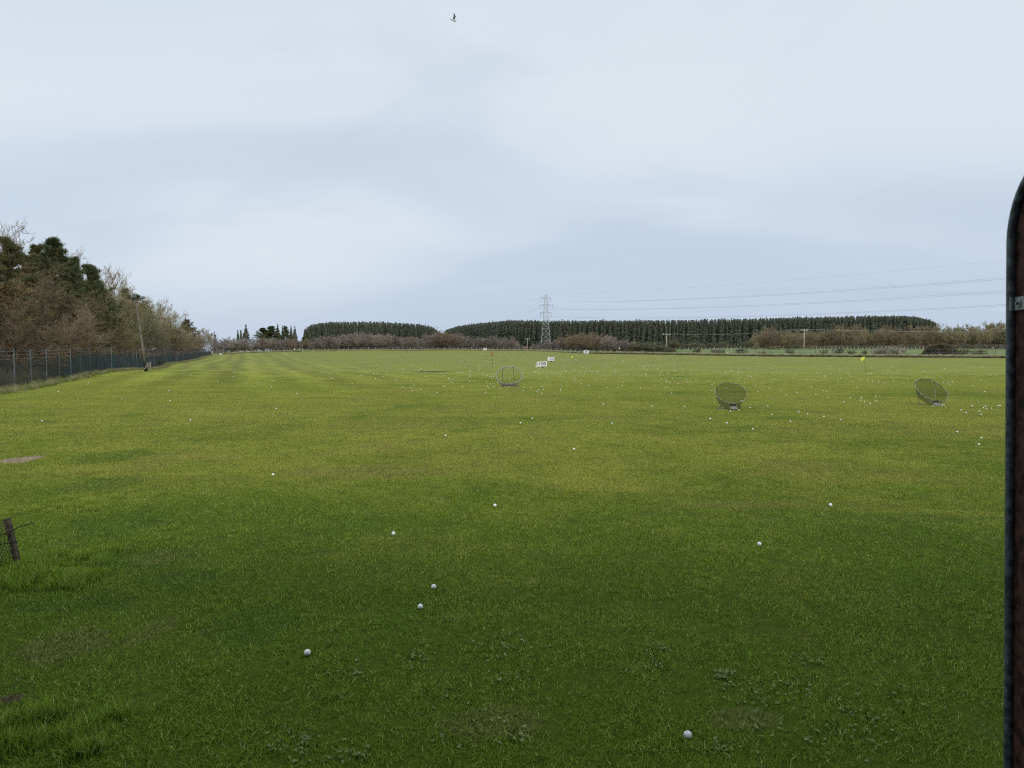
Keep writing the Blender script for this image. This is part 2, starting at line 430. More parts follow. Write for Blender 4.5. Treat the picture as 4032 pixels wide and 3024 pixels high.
# ------------------------------------------------------------------ ground sheet
def build_ground():
    pxs = np.concatenate([np.linspace(-9000, -600, 26)[:-1], np.linspace(-600, 4600, 175), np.linspace(4600, 13000, 26)[1:]])
    ys = np.concatenate([[-60, -20, 0, 1.5, 3], np.linspace(4, 30, 27), np.linspace(31, 120, 60), np.linspace(121.5, 300, 110), np.linspace(305, 600, 30), [700, 900, 1300, 2000, 3500, 6000]])
    V = []; P = []
    for y in ys:
        for p in pxs:
            x = (p - CX) / F * max(y, 40.0) if y < 40 else (p - CX) / F * y
            V.append((x, y, height(x, max(y, .01)) if y > 0 else 0))
            px = CX + F * x / max(y, 6.0)
            Ye = edge_Y(px); P.append(min(max((y - Ye - .5) / 2.5, 0), 1))
    n = len(pxs); k = len(ys)
    i = np.arange(k - 1)[:, None] * n + np.arange(n - 1)[None, :]
    fs = np.stack([i, i + 1, i + n + 1, i + n], -1).reshape(-1, 4)
    me = np_mesh('ground', np.array(V), fs, smooth=True)
    a = me.attributes.new('pasture', 'FLOAT', 'POINT'); a.data.foreach_set('value', np.array(P, np.float32))
    tag(link('ground', me, M['ground']), kind='structure')
build_ground()

# ------------------------------------------------------------------ grass (instanced clumps)
def clump(name, n, size, h0, h1, wid, mat, lean=.9, seed=0, segs=2):
    r = np.random.default_rng(seed)
    V = []; Fc = []; T = []
    for _ in range(n):
        bx, by = r.uniform(-size / 2, size / 2, 2); a = r.uniform(0, 2 * math.pi); h = r.uniform(h0, h1)
        ln = r.uniform(.15, lean) * h; dx, dy = math.cos(a), math.sin(a); fa = a + math.pi / 2 + r.uniform(-.6, .6)
        wx, wy = math.cos(fa) * wid / 2, math.sin(fa) * wid / 2; t = r.uniform(0, 1); b = len(V)
        for s in range(segs + 1):
            q = s / segs; w = 1 - .9 * q ** 1.5
            cx, cy, cz = bx + dx * ln * q * q, by + dy * ln * q * q, h * q * (1 - .22 * q * min(ln / h, 1)) - .003
            V += [(cx - wx * w, cy - wy * w, cz), (cx + wx * w, cy + wy * w, cz)]
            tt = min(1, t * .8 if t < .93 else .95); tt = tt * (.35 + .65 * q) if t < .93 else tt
            T += [tt, tt]
        for s in range(segs): Fc.append((b + 2 * s, b + 2 * s + 1, b + 2 * s + 3, b + 2 * s + 2))
    me = np_mesh(name, np.array(V), np.array(Fc), np.array(T))
    me.materials.append(mat)
    return bpy.data.objects.new(name, me)

def scatter_group(name, coll, smin, smax, seed):
    g = bpy.data.node_groups.new(name, 'GeometryNodeTree')
    g.interface.new_socket('Geometry', in_out='INPUT', socket_type='NodeSocketGeometry')
    g.interface.new_socket('Geometry', in_out='OUTPUT', socket_type='NodeSocketGeometry')
    gi = g.nodes.new('NodeGroupInput'); go = g.nodes.new('NodeGroupOutput')
    d = g.nodes.new('GeometryNodeDistributePointsOnFaces'); d.inputs['Seed'].default_value = seed
    at_ = g.nodes.new('GeometryNodeInputNamedAttribute'); at_.data_type = 'FLOAT'; at_.inputs['Name'].default_value = 'density'
    ci = g.nodes.new('GeometryNodeCollectionInfo'); ci.inputs['Collection'].default_value = coll
    ci.inputs['Separate Children'].default_value = True; ci.inputs['Reset Children'].default_value = True
    ip = g.nodes.new('GeometryNodeInstanceOnPoints'); ip.inputs['Pick Instance'].default_value = True
    rr = g.nodes.new('FunctionNodeRandomValue'); rr.data_type = 'FLOAT_VECTOR'
    rr.inputs[0].default_value = (0, 0, 0); rr.inputs[1].default_value = (0, 0, 6.283)
    rs = g.nodes.new('FunctionNodeRandomValue'); rs.data_type = 'FLOAT'; rs.inputs[2].default_value = smin; rs.inputs[3].default_value = smax
    g.links.new(gi.outputs[0], d.inputs['Mesh']); g.links.new(at_.outputs['Attribute'], d.inputs['Density'])
    g.links.new(d.outputs['Points'], ip.inputs['Points']); g.links.new(ci.outputs[0], ip.inputs['Instance'])
    g.links.new(rr.outputs[0], ip.inputs['Rotation']); g.links.new(rs.outputs[1], ip.inputs['Scale'])
    g.links.new(ip.outputs[0], go.inputs[0])
    return g

def emitter(name, V, Fc, dens, coll, smin, smax, seed, label, cat, mat):
    me = np_mesh(name, np.array(V), np.array(Fc))
    a = me.attributes.new('density', 'FLOAT', 'POINT'); a.data.foreach_set('value', np.array(dens, np.float32))
    o = link(name, me, mat)
    md = o.modifiers.new('scatter', 'NODES'); md.node_group = scatter_group(name + '_scatter', coll, smin, smax, seed)
    return tag(o, label, cat, kind='stuff')

def coll_of(name, objs):
    c = bpy.data.collections.new(name)
    for o in objs: c.objects.link(o)
    return c
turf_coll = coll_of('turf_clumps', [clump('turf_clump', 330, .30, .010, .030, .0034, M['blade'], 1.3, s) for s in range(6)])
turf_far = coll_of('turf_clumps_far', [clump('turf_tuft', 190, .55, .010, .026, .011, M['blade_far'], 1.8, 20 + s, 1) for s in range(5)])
tall_coll = coll_of('rough_clumps', [clump('rough_clump', 60, .35, .16, .50, .014, M['rough'], .7, 40 + s) for s in range(4)] + [clump('rough_clump', 60, .35, .10, .30, .014, M['rough_green'], .7, 50 + s) for s in range(4)])
dead_coll = coll_of('dead_clumps', [clump('dead_clump', 50, .5, .3, .8, .014, M['dead'], 1.1, 80 + s) for s in range(4)])
pale_coll = coll_of('pale_clumps', [clump('pale_clump', 80, .7, .25, .70, .03, M['pale'] if s % 3 else M['rough'], .8, 60 + s) for s in range(5)])
tuft_coll = coll_of('dark_tufts', [clump('dark_tuft', 140, .18, .05, .13, .005, M['blade'], 1.0, 70 + s) for s in range(3)])

def grid_emitter(y0, y1, ny, nx, fdens, spread=.78):
    V = []; D = []
    for y in np.linspace(y0, y1, ny):
        for k in np.linspace(-1, 1, nx):
            x = k * (spread * y + 1.8); V.append((x, y, height(x, y))); D.append(fdens(x, y))
    i = np.arange(ny - 1)[:, None] * nx + np.arange(nx - 1)[None, :]
    return V, np.stack([i, i + 1, i + nx + 1, i + nx], -1).reshape(-1, 4), D
V, Fc, D = grid_emitter(2.0, 19, 100, 60, lambda x, y: 40 * random.choice((.7, .85, 1, 1, 1.15)) * min(1, max(0, (19 - y) / 8)))
# bare soil keeps the blades thin
for i, (x, y, z) in enumerate(V):
    for (sx, sy, rx, ry, c, s) in SPOTS[:2]:
        if ((x - sx) / rx) ** 2 + ((y - sy) / ry) ** 2 < 1.2: D[i] *= .35
emitter('short_grass', V, Fc, D, turf_coll, .8, 1.25, 1, 'short mown green grass close to the tee line', 'grass', M['blade'])
V, Fc, D = grid_emitter(9, 68, 60, 30, lambda x, y: 11 * min(1, max(0, (y - 9) / 6)) * min(1, max(0, (68 - y) / 44)))
emitter('mown_grass', V, Fc, D, turf_far, .8, 1.3, 2, 'mown olive green grass across the middle of the range', 'grass', M['blade'])

# ------------------------------------------------------------------ the left-hand fence line
FL = lambda Y: -12.5 - .375 * Y           # x of the fence at depth Y
def strip(xo0, xo1, y0, y1, n, dens):
    V = []; D = []
    for y in np.linspace(y0, y1, n):
        for o in (xo0, xo1):
            x = FL(y) + o; V.append((x, y, height(x, y))); D.append(dens(y))
    i = np.arange(n - 1)[:, None] * 2; i = i.ravel()
    return V, np.stack([i, i + 1, i + 3, i + 2], -1), D
V, Fc, D = strip(-.5, 1.5, 24, 262, 120, lambda y: 9.0)
emitter('rough_grass', V, Fc, D, tall_coll, .35, .8, 3, 'tall uncut tufty grass along the foot of the left fence', 'rough grass', M['rough'])
V, Fc, D = strip(-9, -.2, 22, 262, 120, lambda y: 2.2)
emitter('undergrowth', V, Fc, D, dead_coll, .8, 1.7, 4, 'dead tangled undergrowth behind the left fence', 'undergrowth', M['dead'])

def build_left_fence():
    Y0 = 29.0
    base = (FL(Y0), Y0, height(FL(Y0), Y0))
    t = thing('netting_fence', 'long tall fence of grey posts hung with blue green netting along the left side', 'fence', base)
    posts = []; Y = Y0
    while Y < 260:
        x = FL(Y); z = height(x, Y); posts.append((x, Y, z)); Y += 3.1
    H = 2.05
    for i, (x, y, z) in enumerate(posts):
        m = MB(); ln = random.uniform(-.05, .05); h = H + random.uniform(-.06, .10); w = random.choice([.042, .046, .056])
        m.beam((x, y, z - .1), (x + ln, y, z + h), w, w, (0, 1, 0))
        o = m.build('post', M['steel'] if i % 5 == 2 else M['post_grey'], t)
    for k, h in enumerate((1.98, 1.78, 1.58)):
        m = MB(); pts = []
        for i, (x, y, z) in enumerate(posts):
            pts.append((x + .04, y, z + h))
            if i < len(posts) - 1:
                q = posts[i + 1]; pts.append(((x + q[0]) / 2 + .04, (y + q[1]) / 2, (z + q[2]) / 2 + h - random.uniform(.01, .07)))
        m.tube(pts, .008, 3, caps=False); m.build('wire', M['steel'], t)
    m = MB(); prev = None
    for i, (x, y, z) in enumerate(posts):
        for s in range(3):
            f = s / 3; q = posts[min(i + 1, len(posts) - 1)]
            xx = x + (q[0] - x) * f - .045; yy = y + (q[1] - y) * f; zz = z + (q[2] - z) * f
            top = zz + 1.52 - .10 * math.sin(math.pi * f) + .05 * math.sin(i * 1.7)
            cur = ((xx, yy, zz - .05), (xx + .02 * math.sin(i + s), yy, top))
            if prev: m.quad(prev[0], cur[0], cur[1], prev[1])
            prev = cur
    m.build('netting', M['fence_net'], t)
build_left_fence()

# leaning floodlight pole beside the fence
def build_pole():
    b = ground_hit(575, 1462); Yb = b.y
    top = at(534, 1178, Yb)
    t = thing('floodlight_pole', 'leaning weathered wooden pole with black painted foot in front of the left fence', 'pole', b)
    d = top - b
    m = MB(); m.tube([b + d * k for k in (-.01, .13)], [.145, .13], 10); m.build('foot', M['black'], t, True)
    m = MB(); m.tube([b + d * k for k in (.13, .3, .5, .75, 1)], [.125, .115, .105, .092, .08], 10); m.build('shaft', M['pole_wood'], t, True)
    m = MB(); m.beam(b + d * .955 + Vector((-.15, -.14, 0)), b + d * .985 + Vector((.72, -.14, .02)), .07, .07); m.build('bracket', M['steel'], t)
    m = MB(); m.box(b + d * 1.01 + Vector((.02, -.22, .18)), (.34, .2, .4), Matrix.Rotation(-.5, 3, 'X')); m.build('floodlight', M['post_grey'], t)
    m = MB(); m.lathe([(.05, .05), (.15, .0), (.22, -.09), (.23, -.15), (.09, -.26), (.03, -.28)][::-1], 14, b + d * .99 + Vector((.66, -.14, .30))); m.build('floodlight', M['steel'], t, True)
    m = MB(); m.tube([b + d * .985 + Vector((.66, -.14, .34)), b + d * .985 + Vector((.66, -.14, .02))], .03, 6); m.build('lamp_stem', M['steel'], t)
    # board and stake at the foot
    c = ground_hit(586, 1458)
    k = thing('notice_board', 'small pale board propped at the foot of the leaning pole', 'board', c)
    m = MB(); m.box(c + Vector((0, -.1, .42)), (.34, .05, .62), Matrix.Rotation(.12, 3, 'Y')); m.build('panel', M['chute'], k)
    m = MB(); m.beam(c + Vector((.17, -.06, -.02)), c + Vector((.2, -.06, .8)), .06, .06, (0, 1, 0)); m.build('stake', M['post_wood'], k)
    s = ground_hit(560, 1464)
    m = MB(); m.beam(s - Vector((.0, 0, .05)), s + Vector((.45, .05, .62)), .05, .05)
    tag(m.build('prop_stake', M['post_wood']), 'thin pale stake leaning against the black foot of the pole', 'stake')
build_pole()

# ------------------------------------------------------------------ trees
def prisms(P0, P1, R0, R1, n=3):
    """tapered n-sided prisms for arrays of segments"""
    P0 = np.asarray(P0); P1 = np.asarray(P1); R0 = np.asarray(R0)[:, None]; R1 = np.asarray(R1)[:, None]
    T = P1 - P0; T /= np.linalg.norm(T, axis=1, keepdims=True) + 1e-9
    ref = np.where(np.abs(T[:, 2:3]) > .9, np.array([[1., 0, 0]]), np.array([[0, 0, 1.]]))
    U = np.cross(T, ref); U /= np.linalg.norm(U, axis=1, keepdims=True) + 1e-9
    W = np.cross(T, U); vs = []
    for P, R in ((P0, R0), (P1, R1)):
        for k in range(n):
            a = 2 * math.pi * k / n; vs.append(P + (U * math.cos(a) + W * math.sin(a)) * R)
    V = np.stack(vs, 1).reshape(-1, 3); m = len(P0)
    b = (np.arange(m) * 2 * n)[:, None]
    Fc = np.concatenate([b + np.array([[k, (k + 1) % n, n + (k + 1) % n, n + k]]) for k in range(n)], 0)
    return V, Fc

def grow(seed, H, stems=1, spread=.45, n1=16, n2=7, n3=5, n4=2, droop=.0, up=.35, low=.15, r0=.12, twig=.012, lean=.0, spl=.25):
    """returns (limb segments, twig segments) of a leafless tree of height H"""
    r = np.random.default_rng(seed); limbs = []; twigs = []
    def branch(p, d, ln, rad, lev, nseg):
        pts = [p]; q = p.copy(); dd = d.copy()
        for s in range(nseg):
            dd = dd + r.normal(0, (.13 + .04 * lev) if lev else .045, 3); dd[2] += up * (.22 if lev else .05) - droop * .1 * lev
            dd /= np.linalg.norm(dd); q = q + dd * ln / nseg; pts.append(q)
        rr = [rad * (1 - .75 * i / nseg) for i in range(nseg + 1)]
        dst = limbs if lev <= 1 else twigs
        for i in range(nseg): dst.append((pts[i], pts[i + 1], max(rr[i], twig * .6), max(rr[i + 1], twig * .5)))
        return pts, rr
    def kids(pts, rr, ln, lev):
        if lev > 3: return
        cnt = (n1, n2, n3, n4)[lev]
        for i in range(cnt):
            t = (low + (1 - low) * (i + r.uniform(0, 1)) / cnt) if lev == 0 else r.uniform(.2, 1.0)
            f = t * (len(pts) - 1); k = min(int(f), len(pts) - 2); p = pts[k] + (pts[k + 1] - pts[k]) * (f - k)
            ax = pts[k + 1] - pts[k]; ax = ax / np.linalg.norm(ax)
            a = r.uniform(0, 2 * math.pi); rnd = np.array([math.cos(a), math.sin(a), r.uniform(-.1, .3)])
            rnd -= ax * rnd.dot(ax); rnd /= np.linalg.norm(rnd) + 1e-6
            ang = r.uniform(.5, 1.05) if lev < 2 else r.uniform(.35, .9)
            d = ax * math.cos(ang) + rnd * math.sin(ang)
            if lev == 0: l2 = H * spread * (1.0 - .72 * max(0, t - .25)) * r.uniform(.7, 1.15)
            else: l2 = ln * r.uniform(.35, .62)
            ra = max(rr[k] * .5, twig) if lev < 2 else twig
            pp, r2 = branch(p, d, l2, ra, lev + 1, 4 if lev == 0 else (3 if lev == 1 else 2))
            kids(pp, r2, l2, lev + 1)
    for s in range(stems):
        a = r.uniform(0, 2 * math.pi); off = np.array([math.cos(a), math.sin(a), 0.]) * (0 if stems == 1 else r.uniform(.1, .5))
        tilt = (0 if stems == 1 else r.uniform(.1, spl + .25)) + lean
        d = np.array([math.cos(a) * tilt, math.sin(a) * tilt, 1.]); d /= np.linalg.norm(d)
        ln = H * (.92 if stems == 1 else r.uniform(.6, .9))
        pts, rr = branch(off, d, ln, r0 * (1 if stems == 1 else r.uniform(.5, .8)), 0, 6)
        kids(pts, rr, ln, 0)
    return limbs, twigs

def bare_tree_meshes(seed, H, **kw):
    li, tw = grow(seed, H, **kw)
    r = np.random.default_rng(seed + 99)
    zmax = max(s[1][2] for s in tw + li); k = H / zmax           # real top is exactly H
    def arr(S): return [np.array([s[i] for s in S]) * (k if i < 2 else 1) for i in range(4)]
    V, Fc = prisms(*arr(li), n=5); tm = np_mesh('trunk', V, Fc, smooth=True)
    a = arr(tw); V, Fc = prisms(*a, n=3)
    t = np.repeat(np.clip(.45 + .25 * (a[1][:, 2] / H - .5) + r.normal(0, .2, len(tw)), 0, 1), 6)
    cm = np_mesh('crown', V, Fc, t)
    return tm, cm

def tufts(C, D, n, ln, wid, r, flat=.5):
    """needle tufts: n thin triangles around direction D at every centre C"""
    m = len(C); C = np.repeat(C, n, 0); D = np.repeat(D, n, 0)
    d = D + r.normal(0, flat, (m * n, 3)); d /= np.linalg.norm(d, axis=1, keepdims=True)
    s = np.cross(d, r.normal(0, 1, (m * n, 3))); s /= np.linalg.norm(s, axis=1, keepdims=True) + 1e-9
    l = ln * r.uniform(.6, 1.2, (m * n, 1)); c0 = C + r.normal(0, ln * .18, (m * n, 3))
    V = np.stack([c0 - s * wid, c0 + s * wid, c0 + d * l], 1).reshape(-1, 3)
    Fc = np.arange(m * n * 3).reshape(-1, 3)
    return V, Fc

def pine_meshes(seed, H, wide=.30, base=.12, brown_low=True, nl=60, rag=.3):
    r = np.random.default_rng(seed); limbs = []; C = []; D = []; T = []
    # trunk
    pts = [np.array([0, 0, 0.])]
    for i in range(8): pts.append(np.array([r.normal(0, .06) * i * .3, r.normal(0, .06) * i * .3, H * (i + 1) / 8.3]))
    for i in range(8): limbs.append((pts[i], pts[i + 1], .16 * (1 - i / 8.6), .16 * (1 - (i + 1) / 8.6)))
    for i in range(nl):
        t = base + (1 - base) * ((i + r.uniform(0, 1)) / nl) ** .9
        z = H * t; f = min(z / (H / 8.3), 7.99); k = int(f); p = pts[k] + (pts[k + 1] - pts[k]) * (f - k)
        a = r.uniform(0, 2 * math.pi)
        env = (1 - t) ** .74 * (1 if t > .3 else .75 + .8 * (t - base))
        ln = max(H * wide * env * r.uniform(1 - rag, 1 + rag), .35)
        d = np.array([math.cos(a), math.sin(a), r.uniform(-.15, .25) + .5 * t]); d /= np.linalg.norm(d)
        q = p
        for s in range(4):
            d = d + r.normal(0, .1, 3) + np.array([0, 0, .10]); d /= np.linalg.norm(d); q2 = q + d * ln / 4
            limbs.append((q, q2, .045 * (1 - s / 5) * ln / 2 + .008, .045 * (1 - (s + 1) / 5) * ln / 2 + .008))
            if s >= 1 or ln < 1.6:
                for _ in range(4 + int(3 * ln / 2)):
                    sd = d + r.normal(0, .75, 3) + np.array([0, 0, .25]); sd /= np.linalg.norm(sd)
                    e = q + (q2 - q) * r.uniform(0, 1) + sd * r.uniform(.1, .6) * min(1, ln * .5)
                    C.append(e); D.append(sd * .6 + np.array([0, 0, .5]))
                    T.append(np.clip((.85 - 1.05 * t if brown_low else .35) + r.normal(0, .22) + (.1 if s < 3 else -.05), 0, 1))
            q = q2
    C.append(pts[-1]); D.append(np.array([0, 0, 1.])); T.append(.3)
    P = [np.array([s[i] for s in limbs]) for i in range(4)]
    V, Fc = prisms(*P, n=5); tm = np_mesh('trunk', V, Fc, smooth=True)
    n = 20; V, Fc = tufts(np.array(C), np.array(D), n, .27, .020, r, .8)
    cm = np_mesh('crown', V, Fc, np.repeat(np.array(T), n * 3))
    return tm, cm

def tree_root(name, meshes, bark, crown, label, cat, loc, group=None):
    t = thing(name, label, cat, loc, random.uniform(0, 6.28), group)
    link('trunk', meshes[0], bark, t); link('crown', meshes[1], crown, t)
    return t

LIB = {}
def lib(key, fn, k):
    LIB[key] = [fn(s) for s in range(k)]
lib('pine', lambda s: pine_meshes(100 + s, 10, .28 + .04 * (s % 3), .08, True, 86, .32), 4)
lib('grey', lambda s: bare_tree_meshes(200 + s, 10, spread=.30, n1=16, n2=7, n3=4, n4=2, up=.9, low=.25, r0=.13, twig=.011), 3)
lib('tan', lambda s: bare_tree_meshes(300 + s, 10, stems=2, spread=.32, n1=15, n2=8, n3=5, n4=3, up=.55, low=.12, r0=.12, twig=.013), 4)
lib('bushy', lambda s: bare_tree_meshes(400 + s, 10, stems=3, spread=.36, n1=14, n2=8, n3=5, n4=3, up=.3, low=.08, r0=.12, twig=.013), 3)
lib('hedge', lambda s: bare_tree_meshes(500 + s, 10, stems=3, spread=.36, n1=10, n2=7, n3=5, n4=2, up=.5, low=.22, r0=.16, twig=.030, spl=.2), 6)
lib('shrub', lambda s: bare_tree_meshes(600 + s, 10, stems=6, spread=.42, n1=8, n2=7, n3=5, n4=2, up=.3, low=.12, r0=.14, twig=.040, spl=.6), 4)
lib('spruce', lambda s: None, 0)

def put(name, key, var, crown, x, y, top_z, label, group, cat='tree', widen=1.0, bark='bark', sink=.1):
    zb = height(x, y) - sink; h = max(top_z - zb, .6)
    me = LIB[key][var % len(LIB[key])]
    t = thing(name, label, cat, (x, y, zb), random.uniform(0, 6.28), group)
    s = h / 10.0; t.scale = (s * widen, s * widen, s)
    for nm, m, mt in (('trunk', me[0], bark), ('crown', me[1], crown)):
        o = bpy.data.objects.new(nm, m); COL.objects.link(o); o.parent = t
        if not m.materials: m.materials.append(None)
        o.material_slots[0].link = 'OBJECT'; o.material_slots[0].material = M[mt]
    return t

def left_tree(px, top, off, key, var, crown, label, group=None, widen=1.0, name=None):
    r = (px - CX) / F
    Y = (12.5 + off) / (-r - .375); x = r * Y
    nm = name or ('pine_tree' if key == 'pine' else 'bare_tree')
    put(nm, key, var, crown, x, Y, zat(top, Y), label, group, widen=widen, bark='bark_pale' if key == 'grey' else 'bark')

G1 = 'bare trees in the row behind the left fence'
L_near = 'leafless twiggy tree behind the fence, between the photo edge and the tall green pine'
L_mid = 'leafless tan tree behind the left fence, between the tall pine and the leaning pole'
L_far = 'leafless tan tree in the dwindling row behind the fence beyond the leaning pole'
left_tree(-70, 880, 5, 'pine', 0, 'needle_brown', 'rusty brown pine cut off by the left photo edge', widen=1.15)
left_tree(25, 935, 6, 'pine', 1, 'needle_brown', 'rusty brown and green pine just inside the left photo edge, behind the fence', widen=1.25)
left_tree(8, 846, 11, 'grey', 0, 'twig_grey', 'tall thin bare grey tree rising highest at the left photo edge')
left_tree(72, 905, 11, 'grey', 1, 'twig_grey', 'open bare grey tree standing between the edge pine and the tall green pine', widen=1.2)
left_tree(90, 1085, 3.2, 'bushy', 0, 'twig_russet', L_near, G1, 1.2)
left_tree(170, 1010, 5, 'bushy', 1, 'twig_russet', L_near, G1, 1.1)
left_tree(130, 1140, 2.8, 'bushy', 2, 'twig_russet', L_near, G1, 1.2)
left_tree(40, 1180, 2.8, 'bushy', 1, 'twig_russet', L_near, G1, 1.3)
left_tree(155, 965, 8, 'pine', 2, 'needle_brown', 'two tone brown pine half hidden left of the tall green pine')
left_tree(188, 925, 12, 'grey', 2, 'twig_grey', 'thin bare grey tree poking up just left of the tall green pine')
left_tree(232, 942, 6, 'pine', 3, 'needle_green', 'tallest dark green pine in the row behind the left fence', widen=1.2)
left_tree(225, 1180, 2.8, 'bushy', 0, 'twig_brown', L_near, G1, 1.2)
left_tree(262, 965, 13, 'grey', 0, 'twig_grey', 'thin bare grey tree poking up just right of the tall green pine')
left_tree(300, 1015, 7, 'pine', 0, 'needle_green', 'green pine standing close on the right of the tallest pine', widen=1.1)
left_tree(350, 1042, 6, 'pine', 1, 'needle_green', 'dark green pine, second to the right of the tallest pine', widen=1.25)
left_tree(400, 1105, 5.5, 'pine', 2, 'needle_green', 'broad dark pine at the right end of the pine clump', widen=1.3)
left_tree(300, 1230, 3, 'pine', 3, 'needle_brown', 'low rust coloured pine in front of the green pine clump', widen=1.4)
left_tree(345, 1290, 2.6, 'bushy', 2, 'twig_tan', 'leafless twiggy tree right behind the fence below the green pine clump', 'bare trees below the pine clump', 1.2)
left_tree(265, 1270, 2.6, 'bushy', 1, 'twig_tan', 'leafless twiggy tree right behind the fence below the green pine clump', 'bare trees below the pine clump', 1.2)
left_tree(400, 1260, 2.8, 'bushy', 0, 'twig_russet', 'leafless twiggy tree right behind the fence below the green pine clump', 'bare trees below the pine clump', 1.3)
GM = 'bare trees between the pines and the leaning pole'
for i, (px, top, off, key, crown, w) in enumerate([(372, 1035, 14, 'grey', 'twig_grey', 1.1), (415, 1045, 12, 'grey', 'twig_tan', 1.1), (440, 1080, 9, 'tan', 'twig_tan', 1.0),
        (445, 1180, 4, 'tan', 'twig_tan', 1.1), (480, 1130, 6, 'tan', 'twig_tan', 1.0), (520, 1165, 5, 'tan', 'twig_tan', 1.1), (500, 1230, 3, 'bushy', 'twig_olive', 1.2), (540, 1220, 4, 'tan', 'twig_olive', 1.1), (455, 1270, 2.6, 'bushy', 'twig_russet', 1.3)]):
    left_tree(px, top, off, key, i, crown, L_mid, GM, w)
for i, (px, top, off, key, crown, w) in enumerate([(428, 1082, 8, 'tan', 'twig_tan', 1.0), (462, 1098, 9, 'tan', 'twig_tan', 1.0), (498, 1122, 9, 'tan', 'twig_tan', 1.0), (526, 1142, 10, 'tan', 'twig_tan', 1.0), (470, 1190, 3.5, 'tan', 'twig_tan', 1.1), (558, 1160, 11, 'tan', 'twig_grey', 1.0), (575, 1205, 5, 'tan', 'twig_tan', 1.1)]):
    left_tree(px, top, off, key, i + 1, crown, L_mid, GM, w)
left_tree(472, 1042, 10, 'grey', 2, 'twig_grey', 'slender bare grey tree leaning right above its neighbours, left of the leaning pole')
left_tree(505, 1138, 7, 'pine', 0, 'needle_brown', 'small olive brown pine just left of the leaning pole top')
left_tree(548, 1160, 8, 'pine', 1, 'needle_brown', 'small dark pine right behind the leaning pole top')
GF = 'bare trees beyond the leaning pole'
for i, (px, top, off, key, crown, w) in enumerate([(575, 1180, 6, 'tan', 'twig_tan', 1.1), (592, 1168, 12, 'grey', 'twig_grey', 1.1), (605, 1210, 5, 'tan', 'twig_tan', 1.1), (622, 1165, 12, 'grey', 'twig_grey', 1.1),
        (600, 1265, 3.5, 'bushy', 'twig_olive', 1.2), (640, 1188, 10, 'grey', 'twig_tan', 1.1), (640, 1235, 5, 'tan', 'twig_tan', 1.2), (660, 1200, 11, 'grey', 'twig_grey', 1.1), (655, 1250, 4, 'bushy', 'twig_russet', 1.2),
        (680, 1215, 11, 'grey', 'twig_grey', 1.1), (685, 1255, 5, 'tan', 'twig_tan', 1.2), (702, 1225, 11, 'grey', 'twig_tan', 1.1), (705, 1275, 5, 'bushy', 'twig_tan', 1.3), (720, 1222, 10, 'grey', 'twig_grey', 1.1),
        (725, 1285, 5, 'bushy', 'twig_brown', 1.3), (755, 1290, 5, 'bushy', 'twig_purple', 1.3), (775, 1300, 6, 'bushy', 'twig_purple', 1.3), (790, 1290, 11, 'tan', 'twig_tan', 1.2), (800, 1298, 8, 'tan', 'twig_brown', 1.2),
        (810, 1285, 12, 'grey', 'twig_grey', 1.3), (822, 1290, 12, 'grey', 'twig_grey', 1.3), (835, 1310, 12, 'tan', 'twig_tan', 1.3)]):
    left_tree(px, top, off, key, i, crown, L_far, GF, w)
left_tree(742, 1258, 6, 'pine', 2, 'needle_brown', 'dark purple brown conifer near the far end of the left tree row', widen=1.3)
left_tree(115, 1000, 7, 'pine', 3, 'needle_brown', 'rusty pine between the edge pine and the two tone pine', widen=1.2)
left_tree(265, 1110, 4, 'pine', 0, 'needle_brown', 'olive brown pine right in front of the tallest green pine', widen=1.3)
left_tree(60, 1120, 4, 'pine', 2, 'needle_brown', 'low rust and green pine at the left edge, in front of the taller edge pines', widen=1.4)
left_tree(420, 1180, 4.5, 'pine', 1, 'needle_brown', 'low dark brown pine at the right foot of the pine clump', widen=1.3)
# low scrub right behind the netting
Y = 27.0; i = 0
while Y < 240:
    off = random.uniform(1.2, 3.0); x = FL(Y) - off
    put('scrub_bush', 'shrub' if Y > 90 else 'bushy', i, ['twig_dark', 'twig_dark', 'twig_brown', 'twig_dark'][i % 4], x, Y, height(x, Y) + random.uniform(1.7, 3.2),
        'low bare thorny bush pressed up behind the netting of the left fence', 'bushes behind the left fence netting', 'bush', 1.3)
    Y += 2.6 + Y * .022; i += 1

